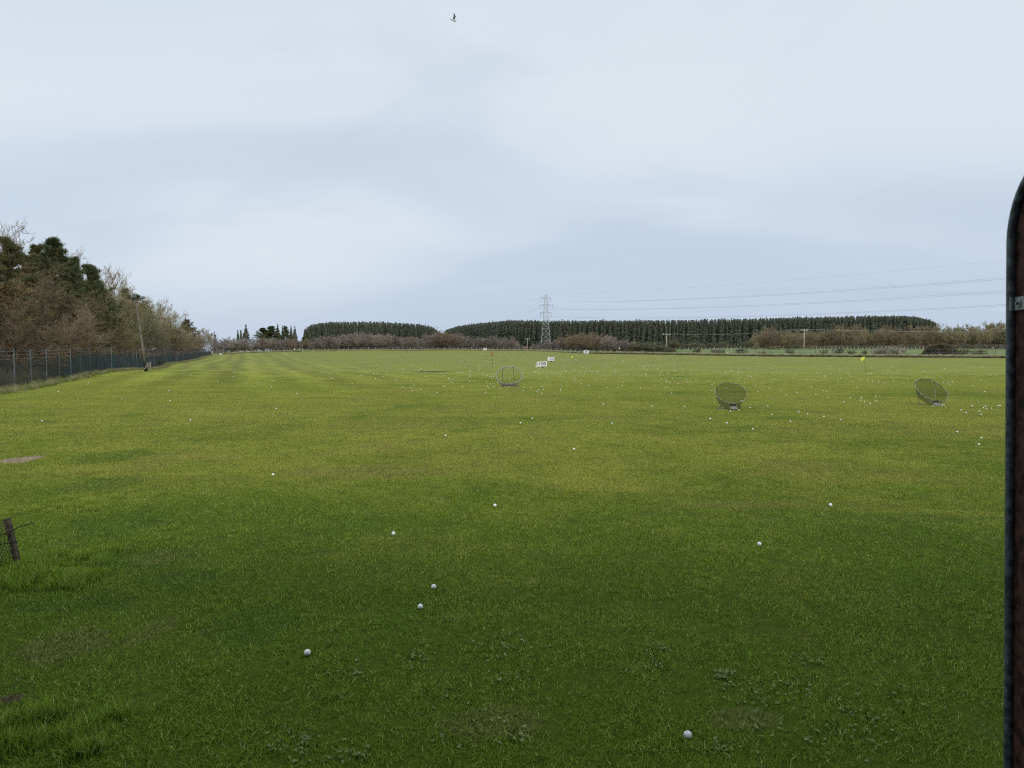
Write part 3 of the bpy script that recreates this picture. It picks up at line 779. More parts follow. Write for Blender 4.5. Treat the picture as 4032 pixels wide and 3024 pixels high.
# far hedgerow of alders along the end of the range
prof = [(850, 1335), (900, 1328), (950, 1335), (1000, 1342), (1050, 1326), (1100, 1325), (1150, 1330), (1200, 1335), (1250, 1331), (1300, 1320), (1400, 1311), (1500, 1310), (1550, 1318), (1600, 1327), (1650, 1326),
        (1700, 1312), (1760, 1302), (1800, 1315), (1870, 1325), (1900, 1330), (1950, 1326), (2010, 1326), (2040, 1345), (2060, 1368), (2100, 1358), (2150, 1345), (2200, 1334), (2230, 1320), (2270, 1313), (2320, 1300), (2360, 1320), (2420, 1332),
        (2460, 1326), (2500, 1340), (2550, 1352), (2600, 1352), (2650, 1362)]
PX = [p[0] for p in prof]; PT = [p[1] for p in prof]
px = 852.0; i = 0
while px < 2480:
    if not 2045 < px < 2085:
        for row in range(2):
            q = px + random.uniform(-10, 10) + row * 13; Y = edge_Y(q) + (10 if row == 0 else 26) + random.uniform(-3, 4); x = xat(q, Y)
            top = float(np.interp(q, PX, PT)) - 4 + random.uniform(-5, 9) + (9 if row == 0 and i % 3 == 0 else 0)
            br = 1700 < q < 1790 or 2210 < q < 2350 or 1150 < q < 1240 and i % 2
            cr = 'twig_brown' if br else ('twig_purple' if random.random() < .8 else 'twig_grey')
            seg = 'left of the gap between the two plantations' if q < 1740 else ('between the plantation gap and the pylon' if q < 2120 else 'between the pylon and the cream flag')
            put('hedgerow_tree', 'hedge', random.randrange(6), cr, x, Y, zat(top, Y), 'leafless purple brown tree in the far hedgerow, ' + seg, 'hedgerow trees ' + seg, 'tree', 1.25)
    px += 27; i += 1
# olive and brown scrub in front of the plantation, right of the hedgerow
for i, (px, top, w, cr) in enumerate([(2505, 1352, 1.8, 'gorse'), (2540, 1343, 2.2, 'twig_olive'), (2580, 1362, 2.2, 'gorse'), (2600, 1355, 2.0, 'twig_olive'), (2640, 1368, 2.2, 'gorse')]):
    Y = edge_Y(px) + 9; x = xat(px, Y)
    put('gorse_bush', 'shrub', i, cr, x, Y, zat(top, Y), 'olive brown gorse bush in the clump right of the cream flag', 'gorse clump right of the cream flag', 'bush', w)
for i, (px, top) in enumerate([(2640, 1350), (2660, 1335), (2685, 1348), (2735, 1343), (2760, 1350), (2800, 1348), (2830, 1352), (2848, 1341), (2895, 1355), (2920, 1350), (2940, 1339), (2960, 1338), (2715, 1358), (2780, 1360), (2870, 1360)]):
    Y = 370 + random.uniform(-8, 8); x = xat(px, Y)
    put('olive_bush', 'shrub', i, 'twig_olive', x, Y, zat(top, Y), 'grey olive bush at the foot of the dark plantation beyond the pasture', 'bushes along the foot of the plantation', 'bush', 1.5)
# the tan wood on the right
profR = [(2970, 1345), (3010, 1290), (3070, 1286), (3100, 1300), (3160, 1284), (3210, 1300), (3260, 1292), (3300, 1277), (3345, 1271), (3400, 1290), (3480, 1277), (3530, 1290), (3600, 1284), (3660, 1280), (3700, 1274), (3800, 1280), (3850, 1274), (3900, 1268), (3960, 1262), (4100, 1262)]
RX = [p[0] for p in profR]; RT_ = [p[1] for p in profR]
px = 2975.0; i = 0
while px < 4130:
    for row in range(2):
        q = px + random.uniform(-9, 9) + row * 14; Y = 345 + row * 26 + random.uniform(-6, 6) - max(0, q - 3500) * .05; x = xat(q, Y)
        top = float(np.interp(q, RX, RT_)) - 3 + random.uniform(-7, 9) + (14 if row == 0 else 0)
        seg = 'left of the right-hand utility pole' if q < 3165 else ('below the end of the plantation' if q < 3690 else 'by the partition')
        put('woodland_tree', 'hedge', random.randrange(6), 'twig_tan' if random.random() < .6 or q > 3690 else 'twig_brown', x, Y, zat(top, Y), 'leafless tan tree in the wood across the pasture, ' + seg, 'wood across the pasture ' + seg, 'tree', 1.1)
    px += 31; i += 1
px = 2985.0; i = 0
while px < 4120:
    for row, (dy, hh) in enumerate(((-12, 2.4), (52, 7.0), (66, 8.5))):
        q = px + random.uniform(-10, 10) + row * 9; Y = 345 + dy + random.uniform(-4, 4) - max(0, q - 3500) * .05; x = xat(q, Y); h = height(x, Y)
        put('scrub_bush', 'shrub', random.randrange(4), random.choice(['twig_brown', 'twig_olive', 'twig_tan'] if row == 0 else ['twig_brown', 'twig_tan']), x, Y, h + hh * random.uniform(.7, 1.2), ('low scrub along the front of the wood across the pasture' if row == 0 else 'tall bare scrub filling the back of the wood across the pasture'), ('scrub in front of the wood' if row == 0 else 'scrub at the back of the wood'), 'bush', 1.9 if row == 0 else 1.2)
    px += 30; i += 1
px = 858.0
while px < 2500:
    if not 2050 < px < 2085:
        Y = edge_Y(px) + 34 + random.uniform(-3, 3); x = xat(px, Y); h = height(x, Y)
        put('scrub_bush', 'shrub', random.randrange(4), random.choice(['twig_purple', 'twig_brown']), x, Y, h + random.uniform(2.2, 4.0), 'tangled bare scrub filling the back of the far hedgerow', 'scrub at the back of the far hedgerow', 'bush', 1.5)
    px += 26
# bushes along the near side of the pasture
for i, (px, y0, w, cr, lab) in enumerate([
        (2745, 1373, 1.5, 'twig_olive', 'round bare bush by the sheep, leftmost along the ditch'), (2818, 1378, 2.2, 'twig_purple', 'wide purple grey bush left of the walking sheep'),
        (2843, 1379, 1.0, 'twig_olive', 'small upright bush directly left of the walking sheep'), (2918, 1371, 1.6, 'twig_olive', 'fan shaped bush right of the walking sheep'),
        (3002, 1383, 1.4, 'twig_brown', 'small low bush midway between the two fan shaped bushes'), (3110, 1378, 1.6, 'twig_olive', 'rounded bush just left of the right-hand utility pole'),
        (3241, 1379, 1.3, 'twig_olive', 'small sparse bush right of the right-hand utility pole'), (3307, 1371, 1.5, 'twig_olive', 'taller loose bush between the pole and the yellow flag'),
        (3352, 1381, 1.4, 'twig_olive', 'low grey bush left of the yellow flag'), (3402, 1382, 1.4, 'twig_olive', 'low green grey bush right behind the yellow flag'),
        (3458, 1377, 1.9, 'twig_grey', 'grey bare bush right of the yellow flag'), (3500, 1364, 2.2, 'twig_grey', 'large pale grey bare bush left of the braced post'),
        (3540, 1372, 2.0, 'twig_grey', 'grey tangled bush behind the braced post'), (3775, 1374, 2.4, 'twig_olive', 'low olive scrub right of the dark gorse mound'), (3850, 1378, 2.2, 'twig_olive', 'low olive scrub furthest right before the partition')]):
    Y = edge_Y(px) + 9 + random.uniform(0, 4); x = xat(px, Y)
    put('bush', 'shrub', i, cr, x, Y, zat(y0 - 6, Y), lab, 'bushes along the ditch by the pasture', 'bush', w * .78)

def gorse_mound(px0, px1, top, label):
    """dense dark gorse: a mass of short spiky sprigs on stems"""
    pc = (px0 + px1) / 2; Y = edge_Y(pc) + 8; x = xat(pc, Y); zb = height(x, Y); rx = (px1 - px0) / 2 / F * Y; h = zat(top, Y) - zb
    r = np.random.default_rng(5); C = []; D = []
    for _ in range(2600):
        a = r.uniform(0, 2 * math.pi); e = r.uniform(0, 1) ** .7; rr = math.sqrt(max(0, 1 - e * e)) * r.uniform(.75, 1.02)
        lump = 1 + .22 * math.sin(3 * a + 1) + .12 * math.sin(7 * a)
        C.append((math.cos(a) * rr * rx * lump, math.sin(a) * rr * rx * .6 * lump, e * h * (.86 + .2 * math.sin(5 * a + 2)))); D.append((math.cos(a) * rr * .7, math.sin(a) * rr * .7, .4 + e))
    V, Fc = tufts(np.array(C), np.array(D), 6, .38, .05, r, .6)
    t = thing('gorse_bush', label, 'bush', (x, Y, zb))
    link('foliage', np_mesh('foliage', V, Fc, np.repeat(r.uniform(0, .75, 2600), 18)), M['gorse'], t)
    S = [(np.array([0, 0, -.1]), np.array([math.cos(a) * rx * .6, math.sin(a) * rx * .35, h * .75]), .09, .02) for a in np.linspace(0, 6, 9)]
    V, Fc = prisms(*[np.array([s[i] for s in S]) for i in range(4)], n=5); link('stems', np_mesh('stems', V, Fc), M['bark'], t)
gorse_mound(3635, 3765, 1362, 'big dark brown gorse mound behind the right-hand fence posts')

# ------------------------------------------------------------------ spruces and plantations
def spruce_arrays(seed, H=20., R=3.3, lv=20, nb=13):
    r = np.random.default_rng(seed); V = []; T = []
    for i in range(lv):
        t = i / (lv - 1); z = H * (.10 + .88 * t); rad = R * 1.12 * (1 - t) ** .95 + .10
        for k in range(nb if t < .85 else 6):
            a = 2 * math.pi * (k + r.uniform(0, 1)) / nb; l = rad * r.uniform(.65, 1.2); w = .7 + .34 * l
            dx, dy = math.cos(a), math.sin(a); dr = l * r.uniform(.02, .45) - .25 * t
            zz = z + r.uniform(-.4, .4)
            V += [(-dy * w * .5, dx * w * .5, zz + .25), (dy * w * .5, -dx * w * .5, zz + .25), (dx * l, dy * l, zz - dr)]
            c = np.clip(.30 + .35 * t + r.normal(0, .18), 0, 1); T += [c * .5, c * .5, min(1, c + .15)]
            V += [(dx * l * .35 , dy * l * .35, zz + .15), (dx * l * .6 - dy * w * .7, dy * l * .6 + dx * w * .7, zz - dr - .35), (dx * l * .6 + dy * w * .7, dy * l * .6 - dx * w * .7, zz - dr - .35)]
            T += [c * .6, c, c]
    # leader
    V += [(-.10, 0, H * .93), (.10, 0, H * .93), (0, 0, H)]; T += [.7, .7, .8]
    V += [(0, -.10, H * .93), (0, .10, H * .93), (0, 0, H)]; T += [.7, .7, .8]
    return np.array(V, float), np.array(T)
SPR = [spruce_arrays(800 + s) for s in range(6)]
def plantation(name, front, tops, label, seed, rows=8, step=1.7):
    """front: [(px, Y)...] line of the forest edge; tops: [(px, y)...] skyline"""
    r = np.random.default_rng(seed); VV = []; TT = []
    fx = [xat(p, Y) for p, Y in front]; fy = [Y for p, Y in front]
    seg = np.hypot(np.diff(fx), np.diff(fy)); cum = np.concatenate([[0], np.cumsum(seg)])
    for row in range(rows):
        s = r.uniform(0, step)
        while s < cum[-1]:
            x = np.interp(s, cum, fx) + r.normal(0, .6); y = np.interp(s, cum, fy) + row * 2.8 + r.normal(0, 1.8)
            px_ = CX + F * x / y; top = np.interp(px_, [t[0] for t in tops], [t[1] for t in tops]) + r.normal(1.5, 2.2) + (5 if row == 0 else 0) - (4 if r.uniform() < .07 else 0)
            zb = height(x, y) - .2; h = zat(float(top), float(y)) - zb
            v, t = SPR[r.integers(6)]; a = r.uniform(0, 6.28); k = h / 20; w = k * r.uniform(.95, 1.45)
            ca, sa = math.cos(a), math.sin(a)
            VV.append(np.stack([(v[:, 0] * ca - v[:, 1] * sa) * w + x, (v[:, 0] * sa + v[:, 1] * ca) * w + y, v[:, 2] * k + zb], 1)); TT.append(np.clip(t + r.normal(0, .08), 0, 1))
            s += step * r.uniform(.7, 1.3)
    V = np.concatenate(VV); T = np.concatenate(TT)
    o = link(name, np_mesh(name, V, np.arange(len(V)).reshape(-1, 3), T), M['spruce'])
    tag(o, label, 'forest', kind='stuff')
plantation('spruce_plantation', [(1195, 560), (1300, 545), (1500, 535), (1700, 560), (1738, 640)], [(1180, 1305), (1205, 1290), (1240, 1277), (1300, 1269), (1500, 1268), (1640, 1275), (1700, 1286), (1722, 1305), (1740, 1318)],
           'smaller block of dense dark spruces on the left of the plantation gap', 1)
plantation('spruce_plantation', [(1752, 700), (1900, 600), (2150, 500), (2700, 470), (3200, 470), (3560, 490), (3692, 520)], [(1750, 1302), (1800, 1287), (1900, 1273), (2000, 1264), (2300, 1263), (2700, 1261), (2900, 1257), (3100, 1251), (3300, 1248), (3500, 1244), (3600, 1249), (3660, 1259), (3692, 1276)],
           'long wall of dense dark spruces behind the pylon and pasture', 2)

def single_spruce(px, top, Y, w, label, seed, var=0):
    x = xat(px, Y); zb = height(x, Y) - .2; h = zat(top, Y) - zb
    t = thing('conifer_tree', label, 'tree', (x, Y, zb), seed * 1.3, 'lone conifers above the far left hedgerow')
    v, tt = spruce_arrays(900 + seed, h, h * .16 * w, 15, 10)
    link('crown', np_mesh('crown', v, np.arange(len(v)).reshape(-1, 3), tt), M['spruce'], t)
    m = MB(); m.tube([(0, 0, 0), (0, 0, h * .55), (0, 0, h * .96)], [.22, .14, .03], 6); m.build('trunk', M['bark'], t, local=True)
for i, (px, top, w, lab) in enumerate([(938, 1300, .7, 'slim dark conifer, leftmost above the far hedgerow'), (950, 1297, .6, 'slim dark conifer beside the leftmost one'), (970, 1277, 1.5, 'broad pointed conifer standing apart above the grey roof'), (1036, 1291, 1.9, 'dark rounded conifer left of the conifer cluster'),
        (1070, 1284, 2.1, 'wide bushy dark conifer in the far left cluster'), (1095, 1275, 1.3, 'tallest pointed conifer in the far left cluster'), (1115, 1283, .7, 'thin gappy conifer right of the tallest of the cluster'), (1128, 1284, .8, 'narrow conifer in the middle of the thin ones'),
        (1147, 1284, .8, 'narrow conifer second from the plantation'), (1162, 1285, 1.1, 'dark conifer closest to the smaller plantation')]):
    if i in (3, 4, 7): put('conifer_tree', 'pine', i, 'needle_green', xat(px, 335), 335, zat(top, 335), lab, 'lone conifers above the far left hedgerow', 'tree', 1.3 * (w if w > 1 else 1))
    else: single_spruce(px, top, 335 + (i % 3) * 6, w * 1.5, lab, i)
put('conifer_bush', 'pine', 0, 'needle_green', xat(1196, 285), 285, zat(1326, 285), 'small dark evergreen bush amid the tan hedgerow trees', None, 'bush', 1.8)
put('conifer_tree', 'pine', 1, 'needle_green', xat(1608, 282), 282, zat(1335, 282), 'short dark evergreen in a gap of the hedgerow below the small plantation', None, 'tree', .9)

# ------------------------------------------------------------------ pylon and wires
def build_pylon(px, Y, top_y, label, detail=True):
    x = xat(px, Y); zb = height(x, Y) - .3; zt = zat(top_y, Y)
    t = thing('electricity_pylon', label, 'pylon', (x, Y, zb)); sc = Y / F
    def Z(y): return zat(y, Y)
    def hw(y):       # half width in photo pixels at photo row y
        return np.interp(y, [1161, 1172, 1200, 1245, 1262, 1295, 1340, 1385], [3, 5, 6.5, 9, 10.5, 12.5, 17, 21]) * sc
    if not detail:
        k = (zt - zb) / (zat(1160, Y) - zb)
    m = MB(); b = .066 if detail else .05
    rowsY = [1160, 1166, 1172, 1180, 1188, 1197, 1204, 1213, 1222, 1231, 1241, 1251, 1262, 1275, 1294, 1316, 1339, 1384] if detail else [1160, 1172, 1188, 1204, 1222, 1241, 1262, 1294, 1339, 1384]
    ring = []
    for y in rowsY:
        w = hw(y); z = zb + (Z(y) - zb) * (1 if detail else k)
        ring.append([Vector((x + sx * w, Y + sy * w, z)) for sx, sy in ((-1, -1), (1, -1), (1, 1), (-1, 1))])
    for i in range(len(ring) - 1):
        for q in range(4):
            a0, a1 = ring[i][q], ring[i][(q + 1) % 4]; b0, b1 = ring[i + 1][q], ring[i + 1][(q + 1) % 4]
            m.beam(a0, b0, b * 1.5, b * 1.5); m.beam(a0, b1, b, b); m.beam(a1, b0, b, b)
            if i % 2 == 0 or i > 9: m.beam(b0, b1, b, b)
    m.build('lattice', M['pylon'], t)
    tips = []
    for ya, tipoff in ((1172, 19), (1200, 27), (1230, 21)):
        z = zb + (Z(ya) - zb) * (1 if detail else k)
        for s in (-1, 1):
            m = MB(); w = hw(ya + 4); tip = Vector((x + s * tipoff * sc, Y, z))
            for sy in (-1, 1):
                m.beam((x + s * w, Y + sy * w, z - 4.2 * sc), tip, .13, .13); m.beam((x + s * w * .8, Y + sy * w, z + 1.2 * sc), tip, .10, .10)
            for f in (.35, .7):
                p = Vector((x + s * w, Y, z - 4.2 * sc)).lerp(tip, f); q = Vector((x + s * w, Y, z + 1.2 * sc)).lerp(tip, f); m.beam(p, q, .08, .08)
            m.build('cross_arm', M['pylon'], t)
            m = MB(); bot = tip - Vector((0, 0, 16 * sc)); m.tube([tip, bot], .11, 6)
            for f in np.linspace(.12, .9, 9):
                c = tip.lerp(bot, f); m.lathe([(.08, -.05), (.19, 0), (.08, .05)], 7, c)
            m.build('insulator', M['wire'], t); tips.append(bot)
    return Vector((x, Y, zb + (zt - zb))), tips
PT0, TIPS = build_pylon(2149, 420, 1160, 'grey lattice electricity pylon rising in front of the dark plantation')
PT1, TIPS1 = build_pylon(1717, 760, 1284, 'tiny distant pylon top showing in the gap between the plantations', False)
END = Vector((260, 100, 0))
wl = ['overhead earth wire, topmost of all, running from the pylon peak', 'upper left overhead power cable on the pylon', 'upper right overhead power cable on the pylon', 'middle left overhead power cable on the pylon',
      'middle right overhead power cable on the pylon', 'lowest left overhead power cable on the pylon', 'lowest right overhead power cable on the pylon']
dv = Vector((.8, -.6)); sd = Vector((-.6, -.8))
for i in range(7):
    a = PT0 if i == 0 else TIPS[i - 1]; f = PT1 if i == 0 else TIPS1[i - 1]
    off = 0 if i == 0 else (a.x - PT0.x)
    e = Vector((END.x + sd.x * -off * 1.0, END.y + sd.y * -off, a.z + 1.0 + (1.5 if i == 0 else -.2)))
    m = MB(); sag = 5.6 if i == 0 else 6.4
    pts = [a.lerp(e, s) - Vector((0, 0, 4 * s * (1 - s) * sag)) for s in np.linspace(1, 0, 41)]
    pts += [a.lerp(f, s) - Vector((0, 0, 4 * s * (1 - s) * 6)) for s in np.linspace(0, 1, 25)[1:]]
    rr = .018 if i == 0 else .030
    m.tube(pts, rr, 4, caps=False)
    tag(m.build('overhead_cable', M['wire']), wl[i], 'cable', 'overhead cables of the pylon line')

# utility poles with T arms
def util_pole(px, top, Y, label, armw=20, base=None):
    x = xat(px, Y); zb = height(x, Y) - .3; zt = zat(top, Y); sc = Y / F
    t = thing('utility_pole', label, 'pole', (x, Y, zb))
    m = MB(); m.tube([(x, Y, zb), (x, Y, zt)], [.17, .13], 8); m.build('shaft', M['post_wood'], t, True)
    m = MB(); m.beam((x - armw / 2 * sc, Y - .15, zt - .15), (x + armw / 2 * sc, Y - .15, zt - .15), .14, .16); m.build('cross_arm', M['post_wood'], t)
    for k in (-.95, 0, .95):
        m = MB(); m.lathe([(.05, 0), (.10, .08), (.09, .22), (.04, .3)], 8, (x + k * armw / 2 * sc, Y - .15, zt - .06)); m.build('insulator', M['white'], t)
    return Vector((x, Y - .15, zt + .2)), armw / 2 * sc
A1 = util_pole(2076, 1334, 330, 'pale wooden pole with T arm left of the pylon', 17)
A0 = util_pole(1901, 1334, 345, 'brownish pole with T arm half hidden in the hedgerow above the farthest board', 17)
A2 = util_pole(2624, 1316, 250, 'wooden pole with T arm in front of the plantation right of the cream flag', 28)
A3 = util_pole(3165, 1299, 205, 'pale wooden pole with T arm beside the pasture, rightmost', 23)
A4 = (Vector((xat(4700, 150), 150, zat(1290, 150))), 1.0)
for n_, (p, q) in enumerate([(A2, A3), (A3, A4)]):
    for k in (-.95, .95):
        a = p[0] + Vector((k * p[1], 0, 0)); b = q[0] + Vector((k * q[1], 0, 0)); m = MB()
        m.tube([a.lerp(b, s) - Vector((0, 0, 4 * s * (1 - s) * .8)) for s in np.linspace(0, 1, 16)], .014, 3, caps=False)
        tag(m.build('utility_wire', M['wire']), ('thin wire strung between the two T arm poles by the pasture' if n_ == 0 else 'thin wire leaving the rightmost T arm pole towards the partition'), 'wire', 'wires between the T arm poles' if n_ == 0 else 'wires right of the last T arm pole')
def thin_pole():
    Y = 270; x = xat(846, Y); zb = height(x, Y); t = thing('utility_pole', 'thin dark pole at the far end of the left tree row', 'pole', (x, Y, zb))
    m = MB(); m.tube([(x, Y, zb), (x, Y, zat(1305, Y))], [.14, .1], 6); m.build('shaft', M['bark'], t)
    m = MB(); m.box((x + .25, Y, zat(1322, Y)), (.4, .4, .8)); m.build('transformer', M['bark'], t)
thin_pole()

# ------------------------------------------------------------------ far edge: bank, rough, fences, house, frame
def build_bank():
    V = []; Fc = []; r = np.random.default_rng(3)
    pxs = np.linspace(820, 4300, 420)
    for i, p in enumerate(pxs):
        Y = edge_Y(p); x = xat(p, Y); z = height(x, Y)
        k = float(np.interp(p, [820, 2200, 2400, 4300], [.08, .10, .30, .36])) * (1 + r.normal(0, .22))
        V += [(x, Y - .25, z - .1), (x, Y + .05, z + k * .75), (x, Y + .5, z + k), (x, Y + 1.6, z + k * .5), (x, Y + 2.6, z - .2)]
        if i:
            b = (i - 1) * 5
            for q in range(4): Fc.append((b + q, b + 5 + q, b + 6 + q, b + 1 + q))
    tag(link('bank', np_mesh('bank', np.array(V), np.array(Fc)), M['soil']), kind='structure')
    V = []; D = []
    for p in pxs:
        Y = edge_Y(p); x = xat(p, Y)
        for o, d in ((.45, 4.5), (4.5, 1.6)):
            xx = x * (Y + o) / Y; V.append((xx, Y + o, height(xx, Y + o) + (.27 if o < 1 and p > 2300 else .0))); D.append(d if p > 800 else 0)
    i = np.arange(len(pxs) - 1) * 2
    emitter('rough_grass', V, np.stack([i, i + 2, i + 3, i + 1], -1), D, pale_coll, .7, 1.25, 8, 'pale dry uncut grass along the far edge of the range', 'rough grass', M['rough'])
build_bank()

def post_fence(name, label, pts, h, w, mat, wires, cat='fence', net=None, lean=.06):
    b = pts[0]; t = thing(name, label, cat, b)
    for (x, y, z) in pts:
        m = MB(); hh = h * random.uniform(.88, 1.1); m.beam((x, y, z - .15), (x + random.uniform(-lean, lean) * hh, y, z + hh), w, w, (0, 1, 0)); m.build('post', M[mat], t)
    for f in wires:
        m = MB(); m.tube([(x, y - .06, z + h * f) for x, y, z in pts], .012, 3, caps=False); m.build('wire', M['wire'], t)
    return t
pts = []
px = 905.0
while px < 2420:
    Y = edge_Y(px) + 4.2; x = xat(px, Y); pts.append((x, Y, height(x, Y))); px += random.choice([17, 20, 23, 28]) * 1.0
post_fence('stock_fence', 'low fence of pale wooden stakes below the far hedgerow', pts[:98], 1.25, .13, 'post_wood', (.55, .9))
pts = []
for px in range(2660, 3190, 17):
    Y = 350 - (px - 2660) * .005; x = xat(px, Y); pts.append((x, Y, height(x, Y)))
post_fence('stock_fence', 'short wooden post fence across the back of the pasture, left of the right-hand pole', pts, 1.3, .17, 'post_wood', (.6, .95))
pts = []
for px in range(3200, 3990, 15):
    Y = 322; x = xat(px, Y); pts.append((x, Y, height(x, Y)))
post_fence('stock_fence', 'short wooden post fence across the back of the pasture, right of the right-hand pole', pts, 1.3, .17, 'post_wood', (.6, .95))
pts = []
for px in (2832, 2888, 2945, 2975, 3030, 3095, 3150, 3210, 3280, 3365, 3500, 3695, 3749, 3803, 3860, 3918, 3975, 4040):
    Y = edge_Y(px) + 3.0; x = xat(px, Y); pts.append((x, Y, height(x, Y)))
post_fence('wire_fence', 'tall thin posted wire fence along the ditch on the right', pts, 2.0, .075, 'post_grey', (.3, .6, .95))
def braced():
    Y = edge_Y(3545) + 2.6; x = xat(3543, Y); z = height(x, Y); t = thing('strainer_post', 'braced wooden strainer post with a diagonal strut by the ditch', 'post', (x, Y, z))
    m = MB(); m.beam((x, Y, z - .2), (x, Y, z + 1.6), .16, .16, (0, 1, 0)); m.build('post', M['post_wood'], t)
    m = MB(); m.beam((x + .08, Y - .02, z + 1.35), (x + 1.15, Y - .1, z + .02), .11, .11); m.build('strut', M['post_wood'], t)
braced()
def goal():
    Y = edge_Y(868) - 1; a = Vector((xat(855, Y), Y, 0)); b = Vector((xat(879, Y), Y, 0)); z = height(a.x, Y); a.z = b.z = z
    t = thing('wooden_frame', 'square wooden frame like a gate at the far left corner of the field', 'frame', a)
    for p, h in ((a, 2.2), (b, 2.05)):
        m = MB(); m.beam(p - Vector((0, 0, .2)), p + Vector((0, 0, h)), .14, .14, (0, 1, 0)); m.build('post', M['post_wood'], t)
    m = MB(); m.beam(a + Vector((0, 0, 1.85)), b + Vector((0, 0, 1.85)), .10, .12); m.build('top_rail', M['pole_wood'], t)
    m = MB()
    for k in (.4, .8, 1.2): m.beam(a + Vector((0, .05, k)), b + Vector((0, .05, k)), .05, .07)
    for f in np.linspace(.1, .9, 7): m.beam(a.lerp(b, f) + Vector((0, .1, .1)), a.lerp(b, f) + Vector((0, .1, 1.3)), .05, .05, (0, 1, 0))
    m.build('gate_rails', M['pole_wood'], t)
    c = ground_hit(868, 1397); m = MB(); m.box(c + Vector((0, 0, .22)), (.75, .3, .42), Matrix.Rotation(.15, 3, 'X')); m.box(c + Vector((0, .2, .2)), (.1, .1, .5))
    tag(m.build('marker_box', M['white']), 'small white box on the grass before the wooden frame', 'box')
goal()
def collector():
    Y = edge_Y(1170) - 2; c = Vector((xat(1170, Y), Y, 0)); c.z = height(c.x, Y)
    t = thing('ball_collector', 'low dark machine with pale uprights parked on the far field edge', 'machine', c)
    m = MB(); m.box(c + Vector((0, 0, .28)), (2.5, .7, .16)); m.beam(c + Vector((-1.2, 0, .1)), c + Vector((1.2, 0, .1)), .2, .2); m.build('bed', M['black'], t)
    m = MB(); m.tube([c + Vector((-.95, 0, .3)), c + Vector((-.95, 0, .95)), c + Vector((-.85, 0, 1.1))], [.22, .24, .12], 10); m.build('canister', M['cream_flag'], t, True)
    m = MB(); m.beam(c + Vector((.8, 0, .3)), c + Vector((.95, 0, 1.15)), .16, .16); m.build('upright', M['cream_flag'], t)
    m = MB(); m.beam(c + Vector((.2, 0, .3)), c + Vector((-.1, 0, 1.0)), .08, .08); m.build('upright', M['cream_flag'], t)
    for s in (-.9, .9):
        m = MB(); m.tube([c + Vector((s, -.42, .2)), c + Vector((s, .42, .2))], .2, 12); m.build('wheel', M['black'], t)
    p = c + Vector((2.2, .6, 0)); m = MB(); m.beam(p, p + Vector((-.55, .1, 1.15)), .12, .12); tag(m.build('leaning_stake', M['post_wood']), 'pale stake leaning left beside the dark machine on the far edge', 'stake')
collector()
def house():
    Y = 318; x = xat(945, Y); zb = height(x, Y); e = zat(1352, Y) - zb; rd = zat(1337, Y) - zb; w = 5.0
    t = thing('house', 'house with plain grey pitched roof half hidden behind the far left trees', 'house', (x, Y, zb))
    m = MB(); m.box((x, Y + 4, zb + e / 2), (2 * w - .6, 7, e)); m.build('wall', M['render_wall'], t)
    m = MB(); a = [(x - w, Y, zb + e), (x + w, Y, zb + e), (x + w, Y + 8, zb + e), (x - w, Y + 8, zb + e), (x - w * .55, Y + 4, zb + rd), (x + w * .55, Y + 4, zb + rd)]
    m.add(a, [(0, 1, 5, 4), (2, 3, 4, 5), (1, 2, 5), (3, 0, 4), (3, 2, 1, 0)]); m.build('roof', M['roof_grey'], t)
    for k in (-2.4, 0, 2.4):
        m = MB(); m.box((x + k, Y + .47, zb + e * .55), (1.1, .06, 1.2)); m.build('window', M['glass_dark'], t)
    Y = 335; c = Vector((xat(2070, Y), Y, 0)); c.z = height(c.x, Y)
    h = zat(1364, Y) - c.z
    t = thing('tent', 'small faded red pointed roof peeking out left of the pale pole', 'roof', c); m = MB()
    m.add([c + Vector((-1.0, 0, h * .55)), c + Vector((.5, 0, h * .55)), c + Vector((.3, .1, h)), c + Vector((-1, 2, h * .55)), c + Vector((.5, 2, h * .55)), c + Vector((.3, 1.9, h))], [(0, 1, 2), (4, 3, 5), (0, 2, 5, 3), (1, 4, 5, 2)]); m.build('roof', M['pale_red'], t)
    m = MB(); m.box(c + Vector((-.25, 1.0, h * .27)), (1.4, 1.8, h * .55)); m.build('wall', M['bark'], t)
house()

